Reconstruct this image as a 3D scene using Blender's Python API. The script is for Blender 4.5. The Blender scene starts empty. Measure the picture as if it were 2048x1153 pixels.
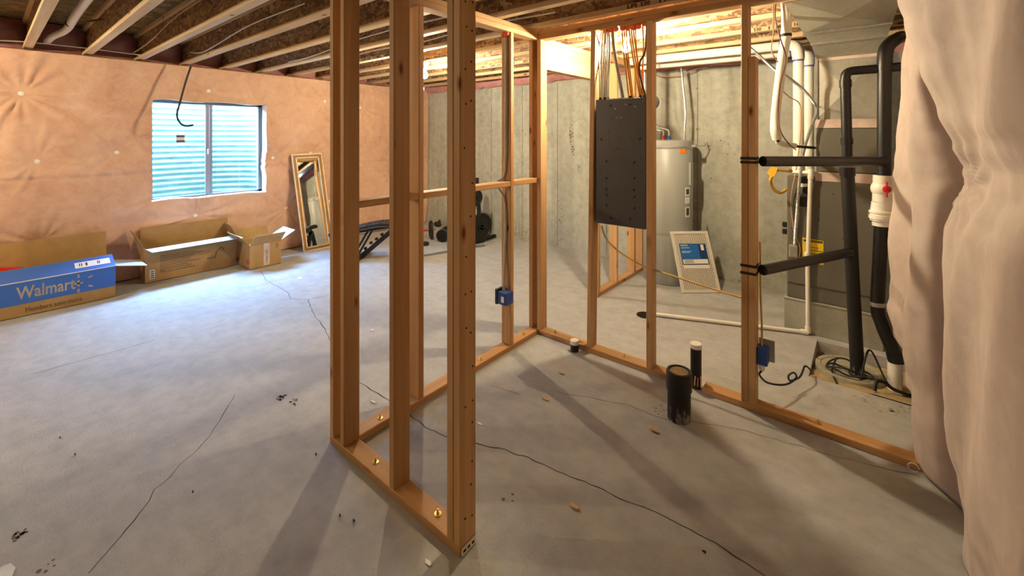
import bpy, bmesh, math, random
from mathutils import Vector, Matrix, noise
random.seed(7)
sc = bpy.context.scene
COL = sc.collection

# ------------------------------------------------------------------ camera, sky, exposure
F_PX, CX, HY, EYE = 862.0, 1024.0, 271.0, 1.645
TH = math.atan2(705, 862)
SN, CS = math.sin(TH), math.cos(TH)
cam_d = bpy.data.cameras.new('camera')
cam = bpy.data.objects.new('camera', cam_d)
COL.objects.link(cam)
cam.location = (0, 0, EYE)
cam.rotation_euler = (math.pi / 2, 0, TH)
cam_d.sensor_width = 36
cam_d.lens = F_PX / 2048 * 36
cam_d.shift_y = -(576.5 - HY) / 2048
cam_d.clip_start = 0.02
sc.camera = cam

BULB_W = 2500.0
SKY_W = 235.0
world = bpy.data.worlds.new('sky')
sc.world = world
world.use_nodes = True
wb = world.node_tree.nodes['Background']
wb.inputs[0].default_value = (0.29, 0.51, 1.0, 1)
wb.inputs[1].default_value = SKY_W
sc.view_settings.view_transform = 'Standard'
sc.view_settings.look = 'None'
sc.view_settings.gamma = 1.0
sc.view_settings.use_curve_mapping = False
sc.view_settings.exposure = 0.0

# light portal in the window opening (guides sky sampling, gives no light of its own)
pl = bpy.data.lights.new('window_portal', 'AREA')
pl.shape = 'RECTANGLE'; pl.size = 1.24; pl.size_y = 1.2
pl.cycles.is_portal = True
po = bpy.data.objects.new('window_portal', pl); COL.objects.link(po)
po.location = (-6.66, 1.83, 1.46); po.rotation_euler = (0, -math.pi / 2, 0)

# ------------------------------------------------------------------ measuring helpers (a line of sight met with a known plane)
def _ray(px, py):
    a = (px - CX) / F_PX
    return a * CS - SN, a * SN + CS, -(py - HY) / F_PX
def aZ(px, py, Z=0.0):
    d = _ray(px, py); k = (Z - EYE) / d[2]; return Vector((d[0] * k, d[1] * k, Z))
def aY(px, py, Y):
    d = _ray(px, py); k = Y / d[1]; return Vector((d[0] * k, Y, EYE + d[2] * k))
def aX(px, py, X):
    d = _ray(px, py); k = X / d[0]; return Vector((X, d[1] * k, EYE + d[2] * k))
def aD(px, py, D):
    d = _ray(px, py); return Vector((d[0] * D, d[1] * D, EYE + d[2] * D))

# ------------------------------------------------------------------ mesh builder
V = Vector
class MB:
    def __init__(s): s.v = []; s.f = []; s.m = []; s.mi = 0
    def add(s, vs, fs):
        b = len(s.v); s.v += [V(x) for x in vs]; s.f += [tuple(i + b for i in f) for f in fs]; s.m += [s.mi] * len(fs)
    def box(s, x0, x1, y0, y1, z0, z1, c=0.0):
        if c <= 0:
            vs = [(x, y, z) for z in (z0, z1) for y in (y0, y1) for x in (x0, x1)]
            s.add(vs, [(0, 2, 3, 1), (4, 5, 7, 6), (0, 1, 5, 4), (2, 6, 7, 3), (0, 4, 6, 2), (1, 3, 7, 5)])
        else:
            s.obox(V(((x0 + x1) / 2, (y0 + y1) / 2, (z0 + z1) / 2)), V((1, 0, 0)), V((0, 1, 0)), V((0, 0, 1)), x1 - x0, y1 - y0, z1 - z0, c)
        return s
    def obox(s, ctr, ax, ay, az, lx, ly, lz, c=0.0):
        ax, ay, az = ax.normalized(), ay.normalized(), az.normalized()
        h = (lx / 2, ly / 2, lz / 2)
        def pt(a, b, d): return ctr + ax * a + ay * b + az * d
        if c <= 0:
            vs = [pt(x, y, z) for z in (-h[2], h[2]) for y in (-h[1], h[1]) for x in (-h[0], h[0])]
            s.add(vs, [(0, 2, 3, 1), (4, 5, 7, 6), (0, 1, 5, 4), (2, 6, 7, 3), (0, 4, 6, 2), (1, 3, 7, 5)]); return s
        vs = []; idx = {}
        for sx in (-1, 1):
            for sy in (-1, 1):
                for sz in (-1, 1):
                    for a in range(3):
                        d = [h[0] - c, h[1] - c, h[2] - c]; d[a] = h[a]
                        idx[sx, sy, sz, a] = len(vs); vs.append(pt(sx * d[0], sy * d[1], sz * d[2]))
        fs = []
        for a in range(3):
            b, e = (a + 1) % 3, (a + 2) % 3
            for sg in (-1, 1):
                q = []
                for (u, w) in ((-1, -1), (1, -1), (1, 1), (-1, 1)):
                    k = [0, 0, 0]; k[a] = sg; k[b] = u; k[e] = w
                    q.append(idx[k[0], k[1], k[2], a])
                fs.append(tuple(q if sg > 0 else q[::-1]))
        for a in range(3):   # edges running along axis a
            b, e = (a + 1) % 3, (a + 2) % 3
            for u in (-1, 1):
                for w in (-1, 1):
                    def K(sg, f):
                        k = [0, 0, 0]; k[a] = sg; k[b] = u; k[e] = w; return idx[k[0], k[1], k[2], f]
                    q = (K(-1, b), K(1, b), K(1, e), K(-1, e))
                    fs.append(q if u * w > 0 else q[::-1])
        for k in ((x, y, z) for x in (-1, 1) for y in (-1, 1) for z in (-1, 1)):
            t = (idx[k + (0,)], idx[k + (1,)], idx[k + (2,)])
            fs.append(t if k[0] * k[1] * k[2] > 0 else t[::-1])
        s.add(vs, fs); return s
    def bar(s, a, b, w, h, up=V((0, 0, 1)), c=0.0):
        a, b = V(a), V(b); d = b - a; z = d.normalized()
        x = up.cross(z)
        if x.length < 1e-4: x = V((1, 0, 0))
        x.normalize(); y = z.cross(x)
        return s.obox((a + b) / 2, x, y, z, w, h, d.length, c)
    def tube(s, pts, r, n=10, cap=True):
        pts = [V(p) for p in pts]; rs = r if isinstance(r, (list, tuple)) else [r] * len(pts)
        b = len(s.v); t0 = (pts[1] - pts[0]).normalized()
        ref = V((0, 0, 1)) if abs(t0.z) < .9 else V((1, 0, 0))
        u = ref.cross(t0).normalized()
        vs = []
        for i, p in enumerate(pts):
            t = ((pts[min(i + 1, len(pts) - 1)] - pts[i]).normalized() + (pts[i] - pts[max(i - 1, 0)]).normalized())
            if t.length < 1e-6: t = t0
            t.normalize(); u = (u - t * u.dot(t))
            if u.length < 1e-6: u = V((1, 0, 0)).cross(t)
            u.normalize(); w = t.cross(u)
            for k in range(n):
                a = 2 * math.pi * k / n; vs.append(p + (u * math.cos(a) + w * math.sin(a)) * rs[i])
        fs = []
        for i in range(len(pts) - 1):
            for k in range(n):
                k2 = (k + 1) % n; fs.append((i * n + k, i * n + k2, (i + 1) * n + k2, (i + 1) * n + k))
        if cap: fs += [tuple(range(n))[::-1], tuple(range((len(pts) - 1) * n, len(pts) * n))]
        s.add(vs, fs); return s
    def lathe(s, c, prof, n=24, axis=V((0, 0, 1))):   # prof: (radius, height) pairs
        c = V(c); axis = axis.normalized(); ref = V((1, 0, 0)) if abs(axis.x) < .9 else V((0, 1, 0))
        u = (ref - axis * ref.dot(axis)).normalized(); w = axis.cross(u); vs = []; fs = []
        for r, h in prof:
            for k in range(n):
                a = 2 * math.pi * k / n; vs.append(c + axis * h + (u * math.cos(a) + w * math.sin(a)) * r)
        m = len(prof)
        for i in range(m - 1):
            for k in range(n):
                k2 = (k + 1) % n; fs.append((i * n + k, i * n + k2, (i + 1) * n + k2, (i + 1) * n + k))
        if prof[0][0] > 1e-5: fs.append(tuple(range(n))[::-1])
        if prof[-1][0] > 1e-5: fs.append(tuple(range((m - 1) * n, m * n)))
        s.add(vs, fs); return s
    def ball(s, c, r, n=14, sq=(1, 1, 1)):
        c = V(c); vs = []; fs = []; m = n // 2
        for i in range(m + 1):
            p = math.pi * i / m
            for k in range(n):
                a = 2 * math.pi * k / n
                vs.append(c + V((r * sq[0] * math.sin(p) * math.cos(a), r * sq[1] * math.sin(p) * math.sin(a), r * sq[2] * math.cos(p))))
        for i in range(m):
            for k in range(n):
                k2 = (k + 1) % n; fs.append((i * n + k, (i + 1) * n + k, (i + 1) * n + k2, i * n + k2))
        s.add(vs, fs); return s
    def slab(s, pts, t):     # a flat sheet with outline pts and thickness vector t
        pts = [V(p) for p in pts]; n = len(pts); t = V(t)
        s.add(pts + [p + t for p in pts], [tuple(range(n))[::-1], tuple(range(n, 2 * n))] + [(i, (i + 1) % n, n + (i + 1) % n, n + i) for i in range(n)]); return s
    def sheet(s, a, b, c, d, th):    # quad a b c d with thickness
        a, b, c, d = V(a), V(b), V(c), V(d); nrm = (b - a).cross(d - a).normalized() * th
        return s.slab([a, b, c, d], nrm)
    def build(s, name, mats, parent=None, smooth=False):
        o_loc = WORLD_LOC.get(parent.name, V((0, 0, 0))) if parent else V((0, 0, 0))
        me = bpy.data.meshes.new(name)
        me.from_pydata([tuple(p - o_loc) for p in s.v], [], s.f)
        ms = mats if isinstance(mats, (list, tuple)) else [mats]
        for m in ms: me.materials.append(m)
        if len(ms) > 1: me.polygons.foreach_set('material_index', s.m)
        bm = bmesh.new(); bm.from_mesh(me); bmesh.ops.recalc_face_normals(bm, faces=bm.faces); bm.to_mesh(me); bm.free()
        if smooth:
            me.polygons.foreach_set('use_smooth', [True] * len(me.polygons))
            try:
                if smooth != 'all': me.set_sharp_from_angle(angle=math.radians(40))
            except Exception: pass
        me.update()
        o = bpy.data.objects.new(name, me); COL.objects.link(o)
        if parent: o.parent = parent
        WORLD_LOC[o.name] = o_loc
        return o
WORLD_LOC = {}
def thing(name, label, cat, loc, group=None):
    o = bpy.data.objects.new(name, None); COL.objects.link(o); o.empty_display_size = .1
    o.location = loc; WORLD_LOC[o.name] = V(loc)
    o['label'] = label; o['category'] = cat
    if group: o['group'] = group
    return o
def tag(o, label, cat, group=None):
    o['label'] = label; o['category'] = cat
    if group: o['group'] = group
    return o
def struct(o): o['kind'] = 'structure'; return o
def catmull(pts, k=6):
    pts = [V(p) for p in pts]; out = []
    for i in range(len(pts) - 1):
        p0, p1, p2, p3 = pts[max(i - 1, 0)], pts[i], pts[i + 1], pts[min(i + 2, len(pts) - 1)]
        for j in range(k):
            t = j / k
            out.append(.5 * ((2 * p1) + (p2 - p0) * t + (2 * p0 - 5 * p1 + 4 * p2 - p3) * t * t + (3 * p1 - p0 - 3 * p2 + p3) * t ** 3))
    return out + [pts[-1]]
def text(body, size, org, right, up, m, name, parent, stretch=1.0, bold=0.0, fit=None):
    cu = bpy.data.curves.new('t', 'FONT'); cu.body = body; cu.size = size; cu.offset = bold; cu.resolution_u = 2
    to = bpy.data.objects.new('t', cu); COL.objects.link(to)
    dg = bpy.context.evaluated_depsgraph_get(); dg.update()
    me = bpy.data.meshes.new_from_object(to.evaluated_get(dg))
    right, up = V(right).normalized(), V(up).normalized(); nr = right.cross(up)
    xs = [v.co.x for v in me.vertices] or [0, 1]
    if fit: stretch = fit / (max(xs) - min(xs))
    mb = MB()
    mb.add([V(org) + right * (v.co.x * stretch) + up * v.co.y + nr * .0012 for v in me.vertices], [tuple(p.vertices) for p in me.polygons])
    bpy.data.objects.remove(to); bpy.data.curves.remove(cu); bpy.data.meshes.remove(me)
    return mb.build(name, m, parent)

# ------------------------------------------------------------------ materials
def lin(h):
    h = h.lstrip('#'); c = [int(h[i:i + 2], 16) / 255 for i in (0, 2, 4)]
    return tuple((x / 12.92 if x <= .04045 else ((x + .055) / 1.055) ** 2.4) for x in c) + (1,)
class G:
    def __init__(s, name):
        s.m = bpy.data.materials.new(name); s.m.use_nodes = True; s.t = s.m.node_tree
        s.b = s.t.nodes['Principled BSDF']; s.out = s.t.nodes['Material Output']
    def n(s, typ, **k):
        o = s.t.nodes.new(typ)
        for a, v in k.items():
            if a.startswith('i_'):
                key = a[2:]; key = int(key) if key.isdigit() else key.replace('_', ' ')
                if isinstance(v, bpy.types.NodeSocket): s.t.links.new(v, o.inputs[key])
                else: o.inputs[key].default_value = v
            else: setattr(o, a, v)
        return o
    def l(s, a, b): s.t.links.new(a, b)
    def coord(s, scale=(1, 1, 1), rot=(0, 0, 0), rnd=False):
        tc = s.n('ShaderNodeTexCoord'); v = tc.outputs['Object']
        if rnd:
            oi = s.n('ShaderNodeObjectInfo')
            mu = s.n('ShaderNodeVectorMath', operation='SCALE', i_0=(17., 31., 23.)); s.l(oi.outputs['Random'], mu.inputs['Scale'])
            ad = s.n('ShaderNodeVectorMath', operation='ADD', i_0=v, i_1=mu.outputs[0]); v = ad.outputs[0]
        mp = s.n('ShaderNodeMapping', i_Vector=v, i_Rotation=rot, i_Scale=scale)
        return mp.outputs[0]
    def noise(s, vec, scale, detail=4, rough=.55, dist=0.0):
        return s.n('ShaderNodeTexNoise', i_Vector=vec, i_Scale=scale, i_Detail=detail, i_Roughness=rough, i_Distortion=dist).outputs['Fac']
    def ramp(s, fac, stops):
        r = s.n('ShaderNodeValToRGB', i_Fac=fac); e = r.color_ramp.elements
        while len(e) < len(stops): e.new(.5)
        for q, (p, c) in zip(e, stops): q.position = p; q.color = lin(c) if isinstance(c, str) else c
        return r.outputs[0]
    def mix(s, fac, a, b, mode='MIX'):
        m = s.n('ShaderNodeMix', data_type='RGBA', blend_type=mode)
        for sock, v in ((m.inputs[0], fac), (m.inputs[6], a), (m.inputs[7], b)):
            if isinstance(v, bpy.types.NodeSocket): s.l(v, sock)
            else: sock.default_value = v
        return m.outputs[2]
    def bump(s, h, strength=.3, dist=.01):
        b = s.n('ShaderNodeBump', i_Strength=strength, i_Distance=dist, i_Height=h); s.l(b.outputs[0], s.b.inputs['Normal'])
    def fin(s, color, rough=.6, metal=0.0):
        if isinstance(color, bpy.types.NodeSocket): s.l(color, s.b.inputs['Base Color'])
        else: s.b.inputs['Base Color'].default_value = color
        if isinstance(rough, bpy.types.NodeSocket): s.l(rough, s.b.inputs['Roughness'])
        else: s.b.inputs['Roughness'].default_value = rough
        s.b.inputs['Metallic'].default_value = metal
        return s.m
def plain(name, hexc, rough=.5, metal=0.0, var=.12, sc_=9.0):
    g = G(name); c = lin(hexc); n = g.noise(g.coord(), sc_, 3)
    lo = tuple(x * (1 - var) for x in c[:3]) + (1,); hi = tuple(min(1, x * (1 + var)) for x in c[:3]) + (1,)
    return g.fin(g.ramp(n, [(.3, lo), (.7, hi)]), rough, metal)
def wood(name, ax, cs):
    g = G(name); scl = [26, 26, 26]; scl[ax] = .9
    v = g.coord(tuple(scl), rnd=True); n1 = g.noise(v, 1.0, 5, .6, .9)
    scl2 = [5, 5, 5]; scl2[ax] = .6
    n2 = g.noise(g.coord(tuple(scl2), rnd=True), 1.0, 2)
    c = g.ramp(n1, [(.25, cs[0]), (.48, cs[1]), (.72, cs[2])])
    c = g.mix(.55, c, g.ramp(n2, [(.3, cs[0]), (.7, cs[2])]), 'MIX')
    oi = g.n('ShaderNodeObjectInfo')
    tint = g.ramp(oi.outputs['Random'], [(0, (.80, .72, .66, 1)), (.5, (1, 1, 1, 1)), (1, (1.0, .9, .78, 1))])
    c = g.mix(1.0, c, tint, 'MULTIPLY')
    sk = [7.5, 7.5, 7.5]; sk[ax] = 3.0
    vo = g.n('ShaderNodeTexVoronoi', i_Vector=g.coord(tuple(sk), rnd=True), i_Scale=1.0)
    ring = g.ramp(vo.outputs['Distance'], [(0.0, (.16, .07, .03, 1)), (.05, (.30, .14, .06, 1)), (.085, (.75, .58, .42, 1)), (.15, (1, 1, 1, 1))])
    c = g.mix(1.0, c, ring, 'MULTIPLY')
    g.bump(n1, .12, .003)
    return g.fin(c, .62)
WC = ['#9f6f3e', '#c0925c', '#d6b182']
WX, WY, WZ = wood('lumber_along_x', 0, WC), wood('lumber_along_y', 1, WC), wood('lumber_upright', 2, WC)
FL = wood('joist_flange_lumber', 0, ['#c4a070', '#dac096', '#ecdcba'])
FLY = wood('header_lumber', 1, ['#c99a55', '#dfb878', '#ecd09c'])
def osb_mat(name, cols, rot=(0, 0, 0), a=9, b=30):
    g = G(name)
    def flakes(r, off):
        mp = g.coord((a, a, b), (r[0], r[1] , r[2]))
        ad = g.n('ShaderNodeVectorMath', operation='ADD', i_0=mp, i_1=(off, off * 2.1, off * .7))
        nz = g.n('ShaderNodeTexNoise', i_Vector=ad.outputs[0], i_Scale=.6, i_Detail=2.0)
        w = g.mix(.12, ad.outputs[0], nz.outputs['Color'], 'ADD')
        vo = g.n('ShaderNodeTexVoronoi', i_Vector=w, i_Scale=1.0)
        return g.n('ShaderNodeSeparateColor', i_0=vo.outputs['Color']).outputs[0], vo.outputs['Distance']
    f1, d1 = flakes((0, .5, 0), 0); f2, d2 = flakes((0, -.7, .2), 9.3); f3, d3 = flakes((.3, 1.4, 0), 4.1)
    sel = g.ramp(g.noise(g.coord((1, 1, 1)), 11, 3), [(.47, (0, 0, 0, 1)), (.5, (1, 1, 1, 1))])
    sel2 = g.ramp(g.noise(g.coord((1, 1, 1)), 17, 3), [(.55, (0, 0, 0, 1)), (.57, (1, 1, 1, 1))])
    c = g.mix(sel2, g.mix(sel, g.ramp(f1, cols), g.ramp(f2, cols)), g.ramp(f3, cols))
    g.bump(g.mix(sel, d1, d2), .25, .003)
    return g.fin(c, .7)
OSBC = [(0, '#6a4b34'), (.35, '#8a6848'), (.7, '#a88662'), (1, '#c6a67c')]
OSB = osb_mat('osb_web', OSBC)
DECK = osb_mat('osb_deck', [(0, '#5a4a2c'), (.5, '#7d683e'), (1, '#a08a58')], (math.pi / 2, 0, 0), 8, 26)
def concrete_floor():
    g = G('floor_concrete')
    n1 = g.noise(g.coord(), 1.1, 6, .6, .4); n2 = g.noise(g.coord(), 9, 6, .65); n3 = g.noise(g.coord((1, 3.2, 1)), 3.2, 5, .6, .8)
    c = g.ramp(n1, [(.3, '#a19f9b'), (.5, '#acaaa6'), (.72, '#b5b3af')])
    c = g.mix(.35, c, g.ramp(n3, [(.3, '#9c9994'), (.7, '#bbb8b3')]))
    c = g.mix(.22, c, g.ramp(n2, [(.35, '#827f79'), (.6, '#c2bfba')]))
    vo = g.n('ShaderNodeTexVoronoi', i_Vector=g.coord(), i_Scale=13.0, i_Randomness=1.0)
    spot = g.ramp(vo.outputs['Distance'], [(.0, (.35, .31, .27, 1)), (.035, (.55, .5, .45, 1)), (.06, (1, 1, 1, 1))])
    gate = g.ramp(g.noise(g.coord(), 2.3, 3), [(.55, (0, 0, 0, 1)), (.62, (1, 1, 1, 1))])
    c = g.mix(gate, c, g.mix(1.0, c, spot, 'MULTIPLY'))
    h = g.mix(.6, n2, g.noise(g.coord((1, 2.2, 1)), 55, 5, .7))
    g.bump(h, .8, .010)
    return g.fin(c, .72)
FLOOR = concrete_floor()
def concrete_wall():
    g = G('wall_concrete')
    n1 = g.noise(g.coord((1, 1, .55)), 1.6, 6, .62, .5); n2 = g.noise(g.coord(), 14, 5, .65); st = g.noise(g.coord((6, 6, .35)), 1.3, 4)
    c = g.ramp(n1, [(.28, '#8c8c80'), (.5, '#a9a99c'), (.72, '#bebeb2')])
    c = g.mix(.3, c, g.ramp(st, [(.35, '#88887a'), (.65, '#c4c4b8')]))
    c = g.mix(.25, c, g.ramp(n2, [(.35, '#7b7b70'), (.62, '#c6c6ba')]))
    vo = g.n('ShaderNodeTexVoronoi', i_Vector=g.coord(), i_Scale=26.0)
    pit = g.ramp(vo.outputs['Distance'], [(0, (.25, .23, .2, 1)), (.09, (.4, .37, .33, 1)), (.15, (1, 1, 1, 1))])
    gate = g.ramp(g.noise(g.coord(), 2.1, 4), [(.54, (0, 0, 0, 1)), (.63, (1, 1, 1, 1))])
    c = g.mix(gate, c, g.mix(1.0, c, pit, 'MULTIPLY'))
    g.bump(n2, .3, .008)
    return g.fin(c, .85)
CWALL = concrete_wall()
def fabric(name, cs, sc1=2.2, rough=.82, sheen=0.0):
    g = G(name); n1 = g.noise(g.coord(), sc1, 6, .62, .8); n2 = g.noise(g.coord(), 26, 5, .6, .5); n3 = g.noise(g.coord(), 7, 5, .6, 1.5)
    c = g.ramp(n1, [(.3, cs[0]), (.52, cs[1]), (.75, cs[2])])
    c = g.mix(.35, c, g.ramp(n3, [(.32, cs[0]), (.68, cs[2])]))
    g.bump(g.mix(.5, n2, n3), .25, .008)
    return g.fin(c, rough)
PINK = fabric('pink_insulation_facing', ['#c8977b', '#dbae91', '#e9c6ab'])
CURT = fabric('pale_insulation_facing', ['#ab998e', '#baa89d', '#c8b8ad'], 1.1)
RIM = fabric('rim_insulation', ['#a86a66', '#bd8580', '#cf9e96'], 5)
def galv(name, c0, c1, rough=.38, met=.75):
    g = G(name); vo = g.n('ShaderNodeTexVoronoi', i_Vector=g.coord(), i_Scale=60.0)
    n = g.noise(g.coord(), 3, 4)
    c = g.mix(.3, g.ramp(n, [(.3, c0), (.7, c1)]), g.ramp(g.n('ShaderNodeSeparateColor', i_0=vo.outputs['Color']).outputs[0], [(0, c0), (1, c1)]))
    return g.fin(c, rough, met)
GALV = galv('galvanized_sheet', '#9c9a8c', '#bfbdb0', .4, .45)
GALV2 = galv('conduit_steel', '#a8a8a4', '#d8d8d4', .3)
def metal_well():
    g = G('well_steel'); n = g.noise(g.coord((1, 1, 3)), 4, 5)
    c = g.ramp(n, [(.3, '#5f7f72'), (.7, '#7d9c8c')])
    dn = g.noise(g.coord((1, 3, 5)), 2.2, 5, .7)
    c = g.mix(g.ramp(dn, [(.66, (0, 0, 0, 1)), (.7, (1, 1, 1, 1))]), c, lin('#5c6a78'))
    return g.fin(c, .5, .15)
WELL = metal_well()
WHITE_PVC = plain('white_pvc', '#ece6d8', .35, 0, .04)
ABS = plain('black_abs', '#0f0d0c', .42, 0, .25, 14)
def dusty():
    g = G('dusty_black_abs'); z = g.n('ShaderNodeTexCoord').outputs['Object']
    sp = g.n('ShaderNodeSeparateXYZ', i_0=z).outputs[2]
    n = g.noise(g.coord((1, 1, .4)), 22, 5, .7)
    f = g.n('ShaderNodeMath', operation='MULTIPLY_ADD', i_0=sp, i_1=-2.0, i_2=n).outputs[0]
    return g.fin(g.ramp(f, [(.28, '#0e0d0c'), (.42, '#151312'), (.55, '#8b8680')]), .6)
ABSD = dusty()
GREYPANEL = plain('panel_grey_paint', '#4a4748', .42, .1, .07, 3)
FURN = plain('furnace_grey_paint', '#6a675c', .5, .1, .06, 2)
HEATER = plain('heater_grey_paint', '#9b9d97', .4, 0, .05, 2)
DARK = plain('dark_plastic', '#161514', .5)
HOLE = plain('hole_black', '#070605', .9)
BLUEBOX = plain('blue_plastic', '#1d4390', .45)
STRAP = plain('black_strap', '#121110', .6)
REDP = plain('red_plastic', '#c01420', .4)
ORANGE = plain('orange_plastic', '#f0801c', .5)
FOAM = plain('orange_fire_foam', '#e8703a', .8)
YEL = plain('yellow_cable', '#e2ab24', .45)
YELG = plain('yellow_gas_line', '#e4b238', .4)
BEIGE = plain('cream_cable', '#d9cfae', .5)
WHITEC = plain('white_cable', '#e4dfd2', .5)
ORC = plain('orange_cable', '#cf6a22', .45)
BLKC = plain('black_cable', '#181614', .5)
GREYC = plain('grey_cable', '#9a978e', .5)
BROWNC = plain('brown_wire', '#6d4a34', .5)
COPPERC = plain('tan_wire', '#b98f6a', .5)
YTAN = plain('yellow_tan_cable', '#cfa955', .5)
REDPEX = plain('red_pex', '#b02320', .4)
BLUEPEX = plain('blue_pex', '#1f4fae', .4)
PURPLE = plain('purple_primer', '#5a52b0', .5)
INK = plain('black_ink', '#2a1d14', .8)
PAPER = plain('white_label', '#ece9e2', .6, 0, .03)
BARINK = plain('label_print', '#4a4a50', .8)
CARD = fabric('cardboard', ['#a37f50', '#b18c5a', '#bd9865'], 3, .8)
CARDIN = fabric('cardboard_inside', ['#9c7845', '#a98450', '#b5905b'], 3, .85)
CARDW = plain('white_carton_face', '#b9bec9', .5, 0, .03)
BLUEC = plain('blue_print_carton', '#3a6cc4', .5, 0, .05, 3)
TEXTG = plain('grey_print', '#aaa29c', .7)
TEXTD = plain('dark_print', '#5c4a38', .8)
REDBAG = plain('red_wrap', '#c9261a', .35)
GREENBAG = plain('green_wrap', '#7d8a2c', .5)
TAPE = fabric('foil_tape', ['#b49c90', '#cdb8aa', '#ddcdc2'], 9, .4)
YSTICK = plain('yellow_sticker', '#f2cf1e', .55, 0, .03)
BLUEL = plain('blue_print_label', '#2468b4', .45, 0, .1, 30)
NAVY = plain('navy_print_label', '#15366e', .45)
FILTW = plain('filter_board', '#d8d2c4', .7, 0, .05)
FILTM = plain('filter_media', '#d2cab8', .9, 0, .1, 60)
WIREG = plain('wire_grid', '#8c8676', .6)
GOLD = plain('brown_mirror_frame', '#a5702c', .5, 0, .1)
CREAM = plain('cream_edge', '#e6dcc4', .5)
VINYL = plain('window_vinyl', '#8d93a0', .5, 0, .04)
CHROME = plain('steel_bar', '#b8bac0', .25, .9)
RUBBER = plain('rubber_black', '#1b1a19', .6)
IRON = plain('iron_plate', '#201e1d', .5, .3)
BRASS = plain('brass_washer', '#c9a861', .35, .7)
PORC = plain('porcelain', '#eeeae0', .3, 0, .02)
CRACK = plain('crack_dark', '#2a2622', .95)
GRAVEL = fabric('gravel', ['#6e6a62', '#8d887e', '#a8a298'], 14, .95)
DIRT = fabric('pit_dirt', ['#8b7552', '#a68f66', '#bda67c'], 9, .95)
LIDM = fabric('sump_lid_grey', ['#8b8672', '#9d977f', '#b0a98f'], 9, .8)
CHIP = plain('wood_chip', '#caa271', .8)
SKID = plain('paper_scrap', '#dcdcd8', .7)
def emis(name, col, s):
    m = bpy.data.materials.new(name); m.use_nodes = True; t = m.node_tree; t.nodes.clear()
    e = t.nodes.new('ShaderNodeEmission'); e.inputs[0].default_value = col; e.inputs[1].default_value = s
    o = t.nodes.new('ShaderNodeOutputMaterial'); t.links.new(e.outputs[0], o.inputs[0]); return m
BULB = emis('lit_bulb', (1.0, .83, .55, 1), BULB_W)
BULB_DIM = emis('lit_bulb_dim', (1.0, .83, .55, 1), BULB_W * 1.15)
def glassmat():
    m = bpy.data.materials.new('window_glass'); m.use_nodes = True; t = m.node_tree; t.nodes.clear()
    a = t.nodes.new('ShaderNodeBsdfTransparent'); a.inputs[0].default_value = (.93, .98, .97, 1)
    b = t.nodes.new('ShaderNodeBsdfGlossy'); b.inputs['Roughness'].default_value = .02
    x = t.nodes.new('ShaderNodeMixShader'); x.inputs[0].default_value = .06
    o = t.nodes.new('ShaderNodeOutputMaterial')
    t.links.new(a.outputs[0], x.inputs[1]); t.links.new(b.outputs[0], x.inputs[2]); t.links.new(x.outputs[0], o.inputs[0]); return m
GLASS = glassmat()
def mirrormat():
    g = G('mirror_silver'); g.b.inputs['Specular IOR Level'].default_value = .5
    return g.fin((.86, .88, .88, 1), .015, 1.0)
MIRR = mirrormat()

# ------------------------------------------------------------------ room shell
XL, YB, YN, XR = -6.50, 5.32, -4.2, 0.50      # concrete faces: left, far, near, right
ZJ, ZD = 2.512, 2.814                          # joist underside, deck underside
PX0, PX1, PY0, PY1 = -.295, .34, 3.56, 4.22    # sump pit
m = MB()
xs = [XL - .25, -3.5, PX0, PX1, XR + .25]; ys = [YN - .25, 0, PY0, PY1, YB + .25]
for i in range(4):
    for j in range(4):
        if i == 2 and j == 2: continue
        m.add([(xs[i], ys[j], 0), (xs[i + 1], ys[j], 0), (xs[i + 1], ys[j + 1], 0), (xs[i], ys[j + 1], 0)], [(0, 1, 2, 3)])
for (a, b) in (((PX0, PY0), (PX0, PY1)), ((PX0, PY1), (PX1, PY1)), ((PX1, PY1), (PX1, PY0)), ((PX1, PY0), (PX0, PY0))):
    m.add([(*a, 0), (*b, 0), (*b, -.3), (*a, -.3)], [(0, 1, 2, 3)])
m.add([(PX0, PY0, -.3), (PX1, PY0, -.3), (PX1, PY1, -.3), (PX0, PY1, -.3)], [(0, 1, 2, 3)])
floor = struct(m.build('floor', FLOOR))
def crack(pts, w):
    P = [aZ(*p) for p in pts]; fine = []
    for a, b in zip(P, P[1:]):
        n = max(2, int((b - a).length / .03))
        for i in range(n):
            q = a.lerp(b, i / n); q += V((noise.noise(q * 14), noise.noise(q * 14 + V((7, 3, 1))), 0)) * .012; fine.append(q)
    fine.append(P[-1]); mb = MB(); vs = []
    for i, q in enumerate(fine):
        d = (fine[min(i + 1, len(fine) - 1)] - fine[max(i - 1, 0)]).normalized(); nn = V((-d.y, d.x, 0))
        ww = w * (.5 + .8 * abs(noise.noise(q * 9 + V((2, 5, 8)))))
        vs += [q + nn * ww + V((0, 0, .0008)), q - nn * ww + V((0, 0, .0008))]
    mb.add(vs, [(2 * i, 2 * i + 1, 2 * i + 3, 2 * i + 2) for i in range(len(fine) - 1)])
    mb.build('crack', CRACK, floor)
crack([(523, 543), (531, 560), (575, 585), (582, 598), (615, 600), (625, 625), (640, 645), (655, 670), (690, 735), (724, 768), (750, 785), (775, 800), (820, 830), (850, 855), (890, 872), (953, 888), (1023, 905), (1089, 930), (1140, 954), (1250, 1000), (1300, 1020), (1380, 1060), (1450, 1100), (1530, 1153)], .0032)
crack([(582, 598), (560, 602)], .002)
crack([(615, 600), (656, 592)], .003)
crack([(60, 750), (170, 720), (260, 695), (310, 680)], .003)
crack([(170, 1153), (240, 1075), (290, 1015), (310, 980), (340, 955), (370, 920), (400, 895), (425, 865), (470, 790)], .0022)
crack([(1115, 785), (1180, 797), (1260, 812), (1330, 840), (1400, 845), (1480, 860), (1560, 882), (1640, 905), (1840, 955)], .0022)
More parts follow.
